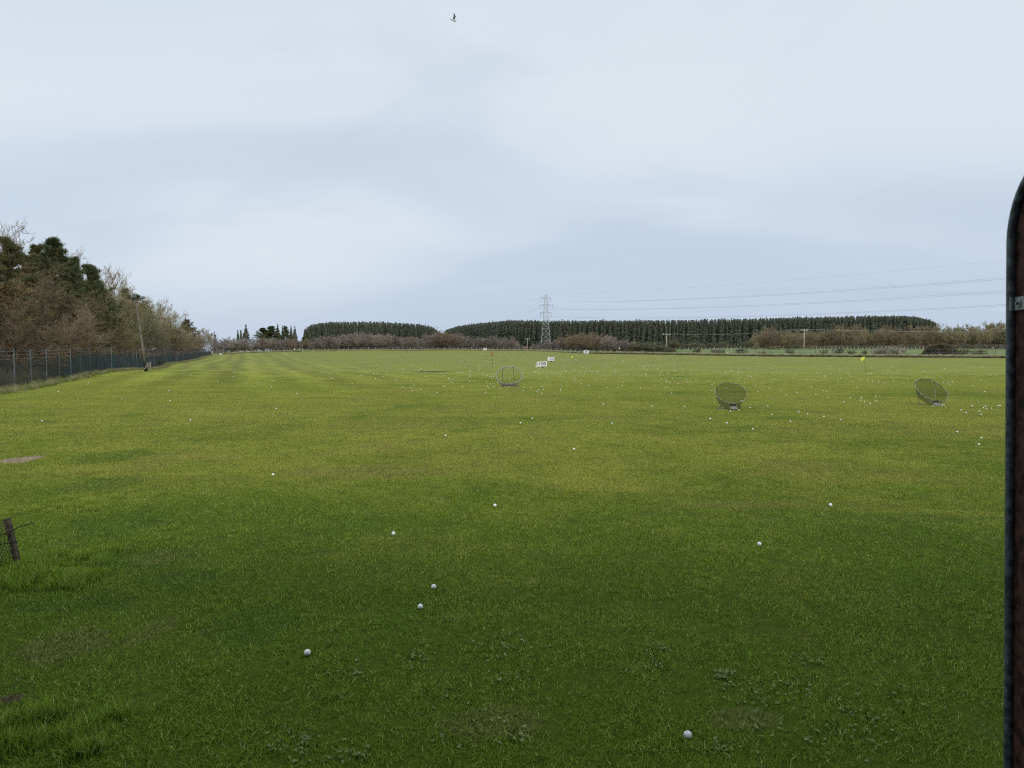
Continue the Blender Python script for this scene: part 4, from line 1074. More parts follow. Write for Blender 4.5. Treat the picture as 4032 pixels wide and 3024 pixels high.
# ------------------------------------------------------------------ boards, flags, targets
def text_mesh(s, size, bold=.0):
    cu = bpy.data.curves.new('lettering', 'FONT'); cu.body = s; cu.size = size; cu.align_x = 'CENTER'; cu.align_y = 'CENTER'; cu.extrude = .004; cu.offset = bold
    o = bpy.data.objects.new('lettering', cu); COL.objects.link(o)
    dg = bpy.context.evaluated_depsgraph_get(); me = bpy.data.meshes.new_from_object(o.evaluated_get(dg))
    bpy.data.objects.remove(o); bpy.data.curves.remove(cu)
    for v in me.vertices: v.co = Vector((v.co.x, -v.co.z, v.co.y))
    return me
def board(px, base_y, Y, s, x0, x1, y0, y1, label, ink, tilt=0., box=True, yaw=0., wing=False):
    b = at(px, base_y, Y); b.z = height(b.x, b.y); sc = Y / F
    t = thing('distance_board', label, 'sign', b, yaw)
    w = (x1 - x0) * sc; h = (y1 - y0) * sc; zc = zat((y0 + y1) / 2, Y) - b.z; xc = ((x0 + x1) / 2 - px) * sc
    R = Matrix.Rotation(tilt, 3, 'Y')
    m = MB(); m.box((xc, 0, zc), (w, .04, h), R); m.build('panel', M['white'], t, local=True)
    m = MB()
    for k in (-1, 1):
        m.box(Vector((xc, 0, zc)) + R @ Vector((0, 0, k * (h / 2 + .012))), (w + .05, .05, .024), R); m.box(Vector((xc, 0, zc)) + R @ Vector((k * (w / 2 + .012), 0, 0)), (.024, .05, h), R)
    m.build('frame', M['post_grey'], t, local=True)
    me = text_mesh(s, h * .86, h * .012); o = link('lettering', me, M[ink], t); o.location = (xc, -.026, zc); o.rotation_euler = (0, tilt, 0); o.scale = (w * .70 / max(1e-3, max(v.co.x for v in me.vertices) - min(v.co.x for v in me.vertices)),) * 1 + (1, 1.0)
    lo = zc - h / 2
    for k in (-.22, .26):
        m = MB(); m.box((xc + k * w, .045, (lo + .1) / 2 - .02), (.07, .045, lo + .16)); m.build('leg', M['white'], t, local=True)
    if wing:
        m = MB(); m.box((xc - w * .555, .35, zc - h * .12), (.05, .8, h * .95), Matrix.Rotation(-.06, 3, 'Y')); m.build('side_panel', M['white'], t, local=True)
        m = MB(); m.box((xc - w * .65, -.02, .14), (.1, .1, .3)); m.build('peg', M['white'], t, local=True)
        m = MB(); m.tube([(xc + math.cos(a) * w * .41, -.024, zc + math.sin(a) * h * .44) for a in np.linspace(0, 2 * math.pi, 40)[:-1]], .006, 4, closed=True); m.build('ring_line', M['post_grey'], t, local=True)
    if box:
        m = MB(); m.box((xc + .12 * w, .45, .12), (w * .5, .4, .22)); m.build('ballast', M['black'], t, local=True)
    return t
board(2135, 1450, 91.4, '100', 2116.5, 2154, 1423, 1443, 'nearest white board reading 100 in bold black figures', 'ink', -.03, wing=True)
board(2169, 1428, 137, '150', 2156, 2182, 1406, 1420, 'white board reading 150 just right of and beyond the 100 board', 'ink_blue')
board(2308, 1395, 183, '200', 2298, 2318.5, 1380, 1391, 'white board reading 200 below the hedgerow, right of the pylon', 'ink_blue', box=False)
board(1910, 1381, 250, '300', 1903, 1917.5, 1371, 1379, 'smallest and farthest white number board, below the hedgerow left of the pylon', 'ink_blue', box=False)

def flag(px, base_y, top_y, poly, label, mat, pole_mat, Y=None, r=.012, bx=None):
    b = ground_hit(bx or px, base_y) if Y is None else None
    if b is None:
        b = at(bx or px, base_y, Y); b.z = height(b.x, b.y)
    Y = b.y; sc = Y / F; top = at(px, top_y, Y)
    t = thing('golf_flag', label, 'flag', b)
    m = MB(); m.tube([b - Vector((0, 0, .05)), top], [r, r * .8], 6); m.build('pole', M[pole_mat], t)
    m = MB(); n = 8; front = []
    # cloth as a rippled strip between the hoist edge and the fly edge
    h0, h1, f0, f1 = [at(px + dx, yy, Y) for dx, yy in poly]
    for i in range(n + 1):
        s = i / n; rip = Vector((0, .05 * math.sin(s * 6.5) * (1 if Y < 150 else 2), 0))
        for k in range(5):
            q = k / 4; front.append(h0.lerp(h1, q).lerp(f0.lerp(f1, q), s) + rip * (.5 + q * .5))
    fs = [(i * 5 + k, (i + 1) * 5 + k, (i + 1) * 5 + k + 1, i * 5 + k + 1) for i in range(n) for k in range(4)]
    m.add(front, fs); m.build('cloth', M[mat], t, True)
flag(3405, 1466, 1403, [(0, 1403), (0, 1415), (-18, 1410), (-14, 1423)], 'large yellow flag on a dark pole in front of the pasture', 'yellow_flag', 'hoop_dark', bx=3407, r=.016)
flag(1936, 1447, 1387, [(0, 1388), (0, 1402), (4, 1391), (3, 1402)], 'bright red flag hanging on a dark pole behind the left basket target', 'red_flag', 'hoop_dark', bx=1940, r=.020)
flag(2257, 1430, 1401, [(0, 1401), (0, 1409), (-8, 1404), (-8, 1410)], 'small yellow flag right of the 150 board', 'yellow_flag', 'hoop_dark', bx=2258, Y=134, r=.022)
flag(2442, 1391, 1367, [(0, 1367.5), (0, 1375), (-5.5, 1370), (-5.5, 1375)], 'cream flag at the far edge in front of the hedgerow', 'cream_flag', 'hoop_dark', Y=198, r=.03)
flag(1602, 1411, 1383, [(0, 1383), (0, 1392), (2.5, 1384), (2.5, 1391)], 'tiny faded red flag far out on the left of the field', 'red_flag', 'post_wood', Y=165, r=.012)

def target(px, base_y, ring, label, hoop, chute_px, seed, legs, light=False, back=(.0, .35)):
    """ring: list of photo points of the hoop with depth offsets; net hangs from the hoop to a small base"""
    b = ground_hit(px, base_y); Y = b.y; sc = Y / F
    t = thing('basket_target', label, 'target', b)
    cx, cy, rx, ry, rot = ring; r = np.random.default_rng(seed); pts = []
    n = 44
    for k in range(n):
        a = 2 * math.pi * k / n; ex, ey = rx * math.cos(a), ry * math.sin(a)
        u = cx + ex * math.cos(rot) - ey * math.sin(rot); v = cy + ex * math.sin(rot) + ey * math.cos(rot)
        tt = (base_y - v) * sc                      # height above the ground
        p = at(u, v, Y + .05 + tt * .75 - .2); p += Vector((r.normal(0, .006), 0, r.normal(0, .006)))
        pts.append(p)
    m = MB(); m.tube(pts, .0155 if not light else .025, 8, closed=True)
    if light:
        for f in range(len(m.f)):
            k = f // 8; a = (k / n) % 1
            m.mi[f] = 0 if (.0 <= a < .47 or .50 < a < .63 or .86 < a) else 1
        m.build('hoop', [M['hoop_pale'], M['hoop_dark']], t, True)
    else: m.build('hoop', M[hoop], t, True)
    # base
    c0, c1, ct, cb = chute_px
    B = [at(c0, cb, Y - .05), at(c1, cb, Y - .05)]; zb = b.z
    base_ring = []
    for k in range(n):
        a = 2 * math.pi * k / n; q = pts[k]
        fx = (q.x - at(cx, cy, Y).x) / (rx * sc)
        x = (B[0].x + B[1].x) / 2 + fx * abs(B[1].x - B[0].x) * (1.25 if not light else .62)
        base_ring.append(Vector((x, Y + .02 + .16 * (q.z - zb) + back[0], zb + .03 + back[1] * .1 * math.sin(a))))
    m = MB(); rows = 7
    for j in range(rows):
        s0, s1 = j / rows, (j + 1) / rows
        def L_(k, s):
            p = pts[k % n].lerp(base_ring[k % n], s); p.z -= .10 * math.sin(math.pi * s) * (pts[k % n].z - zb); p.y += .22 * math.sin(math.pi * s); return p
        m.cur = 1 if j >= rows - 3 else 0
        for k in range(n): m.quad(L_(k, s0), L_(k + 1, s0), L_(k + 1, s1), L_(k, s1))
    m.build('net', [M['net'], M['net_dense']] if not light else [M['net_thin'], M['net_thin']], t, True)
    top0, top1 = at(c0, ct, Y - .08), at(c1, ct, Y - .08)
    if not light:
        m = MB(); mid = .58
        m.quad(B[0].lerp(top0, mid), B[1].lerp(top1, mid), top1, top0); m.build('chute_back', M['chute_dark'], t)
        m = MB(); f = Vector((0, -.16, 0)); g = Vector((0, 0, .0))
        q = [B[0] + f, B[1] + f, B[1].lerp(top1, mid), B[0].lerp(top0, mid)]
        m.add(q + [p + Vector((0, .015, -.015)) for p in q], [(0, 1, 2, 3), (7, 6, 5, 4), (0, 4, 5, 1), (1, 5, 6, 2), (2, 6, 7, 3), (3, 7, 4, 0)]); m.build('chute', M['chute'], t)
    for (ux, uy, vx, vy, w, d0, d1, mt) in legs:
        m = MB(); m.tube([at(ux, uy, Y + d0), at(vx, vy, Y + d1)], w, 6); m.build('leg', M[mt], t)
    return t, Y
T1, Y1 = target(2005, 1522, (2005, 1478, 52, 34.5, .02), 'left basket target, a wide pale foam hoop with two upright bars', 'hoop_pale', (1975, 2040, 1511, 1520), 1,
                [(1981, 1446, 1975, 1518, .015, .42, .0, 'hoop_dark'), (2020, 1446, 2028, 1508, .015, .42, .02, 'hoop_dark'), (2036, 1506, 2040, 1520, .015, .05, .0, 'hoop_dark')], True)
m = MB(); q = ground_hit(2006, 1523); w = 72 / F * q.y
m.box((q.x, q.y + .02, q.z + .02), (w, .10, .05)); m.box((q.x - .02, q.y + .55, q.z + .02), (w * .95, .06, .05))
for k in (-1, 1): m.box((q.x + k * w * .46, q.y + .29, q.z + .02), (.06, .48, .05))
for k in np.linspace(-.4, .4, 7): m.beam((q.x + k * w, q.y + .03, q.z + .03), (q.x + (k + (.06 if int(k * 10) % 2 else -.06)) * w, q.y + .03, q.z + .19), .022, .022)
m.beam((q.x - w * .45, q.y + .03, q.z + .2), (q.x + w * .46, q.y + .03, q.z + .2), .03, .03); m.build('base_frame', M['target_frame'], T1)
m = MB(); m.box((q.x, q.y + .3, q.z + .09), (w * .80, .3, .07)); m.build('base_board', M['target_frame'], T1)
T2, Y2 = target(2879, 1613, (2878, 1548, 63, 40, .16), 'middle basket target, a tilted net hoop with pale wooden chute', 'hoop', (2872, 2899, 1591, 1610), 2,
                [(2825, 1527, 2833, 1567, .008, .5, .45, 'target_frame'), (2836, 1585, 2840, 1607, .008, .3, .2, 'target_frame'), (2837, 1598, 2842, 1608, .012, .1, .05, 'hoop_dark'), (2827, 1604, 2836, 1597, .008, .0, .1, 'steel')])
T3, Y3 = target(3690, 1597, (3668, 1537, 70, 36, .47), 'right basket target, most steeply tilted hoop with long thin prop', 'hoop', (3672, 3698, 1577, 1596), 3,
                [(3610, 1515, 3619, 1587, .012, .45, .3, 'target_frame'), (3688, 1509, 3680, 1571, .012, .5, .25, 'hoop'), (3613, 1590, 3622, 1588, .014, .3, .3, 'target_frame')])
for nm, px_, py_, w_, lab in (('paving_strip', 2838, 1611, 36, 'pale flat strip on the grass left of the middle basket chute'), ('paving_strip', 3630, 1595, 16, 'short pale strip on the grass below the long prop of the right basket')):
    p = ground_hit(px_, py_); w = w_ / F * p.y; m = MB(); m.box(p + Vector((0, 0, .018)), (w, .10, .03), Matrix.Rotation(-.05, 3, 'Z')); tag(m.build(nm, M['chute']), lab, 'strip')

# ------------------------------------------------------------------ golf balls
def conv(ox, oy, s, L_, xmin=-1, xmax=1e9): return [(ox + a / s, oy + b / s) for a, b in L_ if xmin <= ox + a / s < xmax]
NEAR = [  # (px, py, label)
    (2708, 2895, 'nearest white golf ball, low right of centre, with a dark logo stroke'),
    (1210, 2570, 'second nearest golf ball, lower left of centre, with grey scuff marks'),
    (1655, 2389, 'nearer ball of the close pair left of centre in the dark grass'),
    (1708, 2311, 'farther ball of the close pair left of centre in the dark grass'),
    (2990, 2142, 'lone golf ball right of centre at the edge of the dark grass'),
    (1549, 2101, 'lone golf ball left of centre where the grass starts to darken'),
    (1949, 1990, 'lone golf ball near the middle of the lawn, beyond the dark grass'),
    (3270, 1988, 'lone golf ball on the right of the lawn, beyond the dark grass'),
    (1075, 1869, 'lone golf ball on the left middle of the lawn'),
    (2260, 1768, 'lone golf ball in the middle between the dark grass and the basket targets'),
    (1754, 1715, 'lone golf ball left of centre, below the left basket target'),
    (3854, 1749, 'nearer of two balls beside the partition on the right'),
    (3864, 1724, 'farther of two balls beside the partition on the right'),
    (3769, 1700, 'single ball just left of the pair beside the partition'),
    (166, 1657, 'leftmost golf ball, alone near the left photo edge'),
    (750, 1654, 'lone golf ball on the left lawn, second from the left edge'),
    (1088, 1609, 'lone golf ball left of the basket targets'),
    (669, 1578, 'lone golf ball on the left lawn in front of the leaning pole'),
    (2049, 1666, 'left ball of two below the left basket target'),
    (2096, 1647, 'right ball of two below the left basket target'),
    (2410, 1667, 'lone golf ball between the left and middle basket targets, nearest there'),
    (2964, 1690, 'nearest golf ball in front of the middle basket target'),
]
ZR = [(30,1090),(188,1022),(108,997),(341,1045),(499,1074),(92,821),(226,765),(332,801),(367,811),(267,840),(376,869),(528,909),(589,868),(692,871),(685,894),(721,906),(773,927),(824,858),(830,900),(58,688),(75,650),(90,614),(107,603),(271,635),(305,633),(346,661),(364,667),(346,675),(407,643),(179,697),(250,699),(285,713),(472,706),(496,687),(550,697),(582,656),(598,671),(565,635),(576,626),(530,628),(490,623),(503,610),(486,602),(556,591),(640,615),(697,623),(679,693),(644,771),(612,718),(751,698),(751,716),(793,715),(758,644),(785,644),(804,600),(851,723),(901,731),(933,611),(948,609),(952,622),(972,582),(982,577),(1032,630),(1050,609),(971,679),(989,710),(1124,693),(1162,612),(1195,704),(1225,699),(1257,637),(1274,617),(1291,625),(1259,676),(1299,678),(1343,637),(1353,722),(1436,676),(1443,618),(1470,598),(1509,594),(1520,567),(1540,566),(1567,568),(1594,571),(1628,558),(1570,621),(1592,635),(1690,646),(1709,585),(1747,571),(1813,586),(1832,580),(1475,545),(1461,730),(1498,733),(1517,746),(1540,721),(1743,724),(1733,760),(1808,703),(1845,812),(1898,662),(1951,661),(2022,611),(2044,569),(2044,763),(1340,902),(1361,946),(1415,939),(1447,938),(1463,938),(1624,984),(1671,1010),(1726,946),(1793,994),(1810,1024),(1833,962),(1852,949),(1862,969),(1908,968),(1967,942),(1987,942),(97,537),(64,524),(149,522),(15,551),(254,580),(308,578),(379,565),(391,598),(414,578),(521,541),(673,574),(672,604),(787,591),(1100,534)]
ZM = [(458,1106),(818,1112),(1098,1239),(1277,1287),(1769,1194),(1723,1105),(1529,1122),(1316,1159),(1406,1148),(1237,1118),(1432,1046),(1271,909),(1114,938),(1115,873),(1134,855),(1071,839),(1612,950),(1588,885),(1733,909),(1671,854),(1865,938),(1923,984),(1473,843),(1400,829),(1422,797),(1513,777),(1540,780),(1547,786),(1793,813),(1866,751),(1780,736),(1763,748),(1724,745),(1694,735),(1679,712),(1445,738),(1441,704),(1405,712),(1408,731),(1399,738),(1399,746),(1341,728),(1321,720),(1307,725),(1316,715),(1282,746),(1261,728),(1260,745),(1138,729),(1026,717),(895,717),(838,701),(796,700),(768,690),(762,676),(790,741),(876,752),(941,817),(882,832),(843,818),(842,842),(768,801),(746,858),(684,808),(656,850),(634,890),(605,901),(621,840),(622,822),(606,811),(563,810),(676,963),(486,881),(338,911),(404,776),(387,759),(391,750),(348,769),(312,750),(404,706),(355,690),(366,695),(369,686),(428,667),(347,661),(318,661),(490,640),(488,670),(466,679),(476,702),(521,695),(555,664),(556,687),(563,730),(555,751),(590,766),(629,748),(637,758),(648,742),(699,722),(712,713),(720,718),(719,726),(662,676),(672,668),(1162,688),(1051,674),(1008,671),(1066,640),(1188,660),(1141,654),(1325,629),(1294,627),(1474,629),(1238,639),(1417,691),(1413,697),(1355,701),(1480,694),(1512,693),(1528,691),(1576,693),(1608,700),(1635,681),(1737,689),(1766,697),(1821,707),(1884,692),(1795,661),(1757,652),(1746,655),(1919,654),(1919,725),(1566,589),(1112,605),(828,579),(860,645),(697,617),(573,575),(402,565),(544,597),(463,617),(440,623),(500,625),(386,640),(402,630)]
ZC = [(515,1091),(602,1098),(623,1130),(711,1115),(636,1072),(600,1022),(888,1153),(958,1082),(974,1084),(1166,1082),(1051,1042),(1068,1012),(1030,1012),(1011,999),(964,968),(938,948),(989,940),(765,979),(501,963),(518,931),(347,960),(299,977),(225,941),(194,944),(219,998),(74,958),(54,969),(123,939),(148,910),(38,888),(338,919),(432,1017),(472,905),(513,899),(517,888),(547,897),(591,927),(656,910),(657,930),(680,922),(684,915),(699,903),(714,890),(714,904),(755,912),(768,915),(779,917),(822,909),(850,905),(762,931),(1101,925),(1122,937),(1137,935),(1149,936),(1171,933),(1223,997),(1246,979),(1248,960),(1245,1031),(1294,1032),(1243,922),(1256,940),(1247,911),(1344,912),(1347,896),(1348,867),(1372,862),(1300,875),(1188,883),(1128,880)]
ZD = [(42,1532),(91,1467),(73,1441),(113,1410),(169,1452),(247,1472),(380,1455),(586,1500),(594,1461),(702,1457),(866,1445),(880,1489),(813,1494),(786,1518),(853,1545),(1136,1478),(1130,1507),(212,1384),(58,1380),(272,1334),(317,1325),(395,1322),(388,1341),(455,1372),(462,1275),(590,1328),(575,1243),(556,1231),(572,1193),(609,1195),(400,1233),(316,1236),(370,1198),(473,1216),(68,1288),(108,1299),(124,1307),(156,1300),(181,1274),(8,1281),(18,1235),(825,1343),(941,1320),(1099,1310),(1127,1273),(923,1288),(825,1262),(937,1253),(969,1250),(1006,1234),(1075,1245),(912,1207),(866,1233),(813,1200),(795,1222),(812,1238),(795,1252),(769,1236),(755,1231),(742,1233),(773,1168),(842,1184),(1120,1224),(1148,1231),(1203,1231),(1220,1225),(1252,1235),(1217,1210),(1185,1202),(1340,1235),(1321,1204),(1296,1214),(1346,1200),(1405,1234),(1415,1261),(1476,1255),(1499,1237),(1554,1220),(1589,1229),(1602,1236),(1670,1255),(1664,1226),(1688,1226),(1744,1202),(1776,1236),(1801,1296),(1772,1341),(1644,1357),(1537,1428),(1426,1402),(1221,1392),(1328,1357),(1349,1327),(1819,1462),(1964,1460),(2030,1436),(2050,1385),(2155,1437),(2197,1431),(1919,1266),(2014,1266),(2116,1260),(1930,1237),(1982,1237),(1932,1222)]
ZB = [(437,969),(604,925),(614,880),(139,903),(50,889),(1095,882),(1018,1035),(1297,1103),(1044,966),(1242,874),(1275,866),(1376,857),(1447,817),(1536,825),(1562,869),(1536,917),(1563,894),(1597,872),(1648,888),(1668,943),(1695,938),(1742,847),(1777,766),(1900,994)]
pix = conv(3100, 1200, 2.373, ZR) + conv(2400, 1200, 2.765, ZM, 2400, 3100) + conv(1400, 1130, 2.765, ZC, 1400, 1900) + conv(1900, 1130, 3.687, ZD, 1900, 2480) + conv(700, 1150, 2.765, ZB, 0, 1400) + [(348, 1508), (230, 1543), (665, 1538), (634, 1485), (2375, 1591), (2796, 1649), (2862, 1666), (3112, 1659)]
BR = .02135
spots = []
for px_, py_ in pix:
    p = ground_hit(px_, py_, BR); spots.append((p, px_, py_))
# faint far specks: scattered over the far half, thinning to the edges
r = np.random.default_rng(21)
far_specks = []
while len(far_specks) < 420:
    px_ = r.normal(2060, 420); py_ = 1395 + abs(r.normal(0, 1)) * 30
    if 1480 < px_ < 3900 and py_ < 1452 and py_ > 1388 + max(0, px_ - 2200) * .016 + 6:
        far_specks.append(ground_hit(px_, py_, BR))
me_ball = bpy.data.meshes.new('golf_ball')
import bmesh
bm = bmesh.new(); bmesh.ops.create_icosphere(bm, subdivisions=3, radius=BR); bm.to_mesh(me_ball); bm.free()
me_ball.polygons.foreach_set('use_smooth', [True] * len(me_ball.polygons)); me_ball.materials.append(M['ball'])
me_low = bpy.data.meshes.new('golf_ball_small'); bm = bmesh.new(); bmesh.ops.create_icosphere(bm, subdivisions=2, radius=BR); bm.to_mesh(me_low); bm.free()
me_low.polygons.foreach_set('use_smooth', [True] * len(me_low.polygons)); me_low.materials.append(M['ball'])
def ball(p, label, group, me=me_low, s=1.0):
    o = bpy.data.objects.new('golf_ball', me); COL.objects.link(o)
    o.location = (p.x, p.y, height(p.x, p.y) + BR * .86 * s + .004); o.rotation_euler = (random.uniform(0, 6), random.uniform(0, 6), random.uniform(0, 6)); o.scale = (s, s, s)
    return tag(o, label, 'golf ball', group)
def mark(p, strips):
    for nm, pts in strips:
        pass
first = None
for px_, py_, lab in NEAR:
    p = ground_hit(px_, py_, BR)
    o = ball(p, lab, 'golf balls lying on the grass', me_ball)
    if first is None:
        first = o; o.rotation_euler = (0, 0, 0)
        c = Vector((0, 0, 0)); V_ = (CAM - o.location).normalized(); R_ = V_.cross(Vector((0, 0, 1))).normalized() * -1; U_ = R_.cross(V_) * -1
        if U_.z < 0: U_ = -U_
        if R_.x < 0: R_ = -R_
        def sp(u, v): return (R_ * u + U_ * v + V_ * math.sqrt(max(.02, 1 - u * u - v * v))) * BR * 1.012
        for nm, uv in (('logo_mark', [(-.38, .52), (-.30, .62), (-.18, .72), (-.05, .76)]), ('print_line', [(-.72, .25), (-.74, .05), (-.66, -.2), (-.58, -.42), (-.5, -.62)])):
            m = MB(); m.tube([sp(u, v) for u, v in uv], BR * .05, 5); m.build(nm, M['ink'], o, local=True)
spots.sort(key=lambda s: (s[0] - CAM).length)
def zone(p, px_, py_):
    if px_ < 1400: return 'white ball on the sparse left half of the field, left of every basket', 'balls on the left half of the field'
    dep = 'nearer than the 100 board' if p.y < 91 else 'beyond the 100 board'
    if px_ < 2300: return 'white ball scattered around the left basket target, ' + dep, 'balls around the left basket, ' + dep
    if px_ < 3250: return 'white ball scattered around the middle basket target, ' + dep, 'balls around the middle basket, ' + dep
    return 'white ball scattered around the right basket target, ' + dep, 'balls around the right basket, ' + dep
n_ind = 300 - len(NEAR)
rest = []
for k, (p, px_, py_) in enumerate(spots):
    s = 1.0 + .45 * min(1, max(0, (p.y - 18) / 40))
    if k < n_ind: lab, gr = zone(p, px_, py_); ball(p, lab, gr, me_low, s)
    else: rest.append(p)
VV = []; FF = []; co = np.array([v.co[:] for v in me_low.vertices]); fa = np.array([f.vertices[:] for f in me_low.polygons]); nb = 0
for p in rest + far_specks:
    s = 1.4 + r.uniform(0, .35); VV.append(co * s + np.array([p.x, p.y, height(p.x, p.y) + BR * s + .004])); FF.append(fa + nb); nb += len(co)
tag(link('golf_balls', np_mesh('golf_balls', np.concatenate(VV), np.concatenate(FF), smooth=True), M['ball']), 'countless tiny white golf balls speckled over the far half of the field', 'golf balls', kind='stuff')

# ------------------------------------------------------------------ clover and daisies near the tee
def clover():
    r = np.random.default_rng(31); V = []; Fc = []; T = []
    spots_ = [(1640, 2590, 40, 30), (1890, 2570, 60, 40), (1990, 2660, 70, 60), (2050, 2530, 50, 25), (1170, 2905, 50, 25), (1130, 2960, 60, 30), (2870, 2715, 70, 40), (2990, 2730, 60, 30), (2590, 2615, 50, 20), (2560, 2560, 40, 12), (2960, 2850, 80, 50), (3200, 2610, 40, 15),
              (1850, 2740, 90, 60), (3230, 2930, 80, 40), (2840, 2670, 20, 10), (1380, 2990, 60, 30), (2830, 2960, 40, 20), (1800, 2910, 60, 30), (3150, 2720, 60, 30), (3330, 2790, 50, 40), (1350, 2660, 60, 20), (2020, 2900, 60, 40), (3440, 2880, 60, 40), (3560, 2760, 60, 40)]
    for px_, py_, rx, ry in spots_:
        for _ in range(24):
            p = ground_hit(px_ + r.normal(0, rx * .95), py_ + r.normal(0, ry * .95)); a0 = r.uniform(0, 6.28); h = r.uniform(.010, .028); t = r.uniform(0, 1)
            for k in range(3):
                a = a0 + k * 2.09; s = r.uniform(.004, .0075); cx, cy = p.x + math.cos(a) * s, p.y + math.sin(a) * s; b = len(V); tl = r.normal(0, .0035, 2)
                for q in range(6):
                    aa = q * math.pi / 3; V.append((cx + math.cos(aa) * s, cy + math.sin(aa) * s, h + math.cos(aa) * tl[0] + math.sin(aa) * tl[1])); T.append(t)
                Fc.append([b + q for q in range(6)])
    m = foliage('clover_leaf', (.12, .18, .04), (.16, .22, .06), (.24, .28, .13), .1)
    tag(link('clover', np_mesh('clover', np.array(V), np.array(Fc), np.array(T)), m), 'pale clover leaves in patches of the near lawn', 'clover', kind='stuff')
clover()
# dark tufts where the mower misses
V = []; Fc = []; D = []
for px_, py_, w, d in [(90, 2235, .5, 200), (175, 2285, .45, 240), (330, 2195, .5, 60), (280, 1990, .7, 25), (180, 1880, .7, 20), (200, 2900, .35, 200), (60, 2330, .4, 60)]:
    p = ground_hit(px_, py_); b = len(V)
    for dx, dy in ((-1, -.6), (1, -.6), (1, .6), (-1, .6)): V.append((p.x + dx * w, p.y + dy * w, height(p.x, p.y))); D.append(d * .35)
    Fc.append((b, b + 1, b + 2, b + 3))
emitter('grass_tufts', V, Fc, D, tuft_coll, .5, 1.0, 12, 'longer dark green grass tufts near the small wooden post', 'grass', M['blade'])

# ------------------------------------------------------------------ small post with chicken wire, lower left
def chicken_post():
    b = ground_hit(72, 2232); Y = b.y
    top = at(28, 2042, Y); t = thing('wire_fence', 'short leaning weathered post with chicken wire at the left photo edge', 'fence', b)
    m = MB(); m.beam(b - (top - b) * .08, top, .044, .040, (0, 1, 0)); m.build('post', simple('old_post', (.11, .09, .07), .95, .5, 18, spec=.05, bump=.5), t)
    end = b + Vector((-1.6, .35, .0)); endt = end + (top - b)
    m = MB(); nx, nz = 46, 14; off = Vector((0, -.06, 0))
    def g(i, j, s=0.): return (b.lerp(end, i / nx)).lerp(top.lerp(endt, i / nx), j / nz) + off + Vector((0, .012 * math.sin(i * .7 + j), 0))
    for i in range(-1, nx):
        for j in range(nz):
            o = .5 if j % 2 else 0
            p0 = g(i + o, j); p1 = g(i + o + .5, j + 1); p2 = g(i + o - .5, j + 1)
            m.tube([p0, p1], .0020, 3, caps=False)
            if i + o - .5 > -1.6: m.tube([p0, p2], .0020, 3, caps=False)
    m.build('chicken_wire', simple('rusty_wire', (.06, .055, .05), .7, .3, 9, metal=.3), t)
    q = b.lerp(top, .73); w = MB(); w.tube([q + Vector((-.10, -.05, -.03)), q + Vector((.02, -.062, .0)), q + Vector((.10, -.03, .05)), q + Vector((.2, .02, .075))], .005, 5)
    w.build('fence_wire', M['black'], t)
    q = b.lerp(top, .52); w = MB(); w.tube([q + Vector((.09, -.06, .01)), q + Vector((-.03, -.07, .0)), q + Vector((-.16, -.05, -.02)), q + Vector((-.5, 0, -.06)), q + Vector((-1.5, .3, -.05))], .005, 5)
    w.build('fence_wire', M['black'], t)
chicken_post()

# ------------------------------------------------------------------ bay partition (right) and an unseen roof and wall added to shade the near grass
def partition():
    al = math.radians(-12); DP = Vector((math.sin(al), -math.cos(al), 0)); NP = Vector((math.cos(al), math.sin(al), 0))
    Y0 = 2.0; xb = at(3974, 3024, Y0); xt = at(3986, 1000, Y0)      # tube axis, slightly off plumb
    ax = (xt - xb).normalized()
    def on(z): return xb + ax * ((z - xb.z) / ax.z)
    foot = on(.25); t = thing('bay_partition', 'dark brown bay partition panel with rounded grey tube frame at the right edge', 'partition', foot)
    R = .186; ztop = at(3968, 950, Y0).z + R; pts = [on(.25), on(.9), on(1.5), on(ztop - R)]
    for a in np.linspace(0, math.pi / 2, 12)[1:]:
        p = on(ztop - R); pts.append(p + DP * (R * (1 - math.cos(a))) + Vector((0, 0, R * math.sin(a))))
    q = pts[-1]; pts += [q + DP * .6, q + DP * 2.2]
    m = MB(); m.tube(pts, .0142, 14); m.build('tube_frame', M['tube'], t, True)
    g = .010; m = MB(); b0 = on(.33) + NP * .004; t0 = on(ztop - R) + NP * .004
    out = [b0 + DP * g, t0 + DP * g]
    for a in np.linspace(0, math.pi / 2, 12)[1:]: out.append(t0 + DP * (g + (R - g) * (1 - math.cos(a))) + Vector((0, 0, (R - g) * math.sin(a))))
    out += [out[-1] + DP * 2.0, Vector(((out[-1] + DP * 2.0).x, (out[-1] + DP * 2.0).y, b0.z))]
    n = len(out); m.add(out + [p + NP * .016 for p in out], [tuple(range(n)), tuple(reversed(range(n, 2 * n)))] + [(i, n + i, n + (i + 1) % n, (i + 1) % n) for i in range(n)])
    m.build('panel', M['panel'], t)
    z = at(4008, 1194, 1.95).z
    p = on(z); MR = Matrix((DP, NP, Vector((0, 0, 1)))).transposed()
    m = MB(); m.box(p + DP * .052 - NP * .0005, (.066, .006, .036), MR); m.tube([p + DP * .019 - NP * .009 + Vector((0, 0, -.019)), p + DP * .019 - NP * .009 + Vector((0, 0, .019))], .0055, 10); k = m.build('clip', M['clip'], t)
    c = p + DP * .050
    m = MB(); m.tube([c - NP * .003, c - NP * .0065], .0125, 18); m.build('washer', M['clip'], k)
    m = MB(); m.tube([c - NP * .006, c - NP * .013], .0050, 6); m.build('bolt', M['bolt'], k)
partition()
def unseen_shelter():
    m = MB(); m.box((0, -1.2, 3.72), (44, 5.0, .16)); m.box((0, -3.6, 1.9), (44, .14, 3.5))
    tag(m.build('unseen_shelter', M['unseen_shelter']), kind='structure')
    m = MB(); m.box((0, -.9, .12), (44, 5.2, .26)); tag(m.build('shelter_floor', M['concrete']), kind='structure')
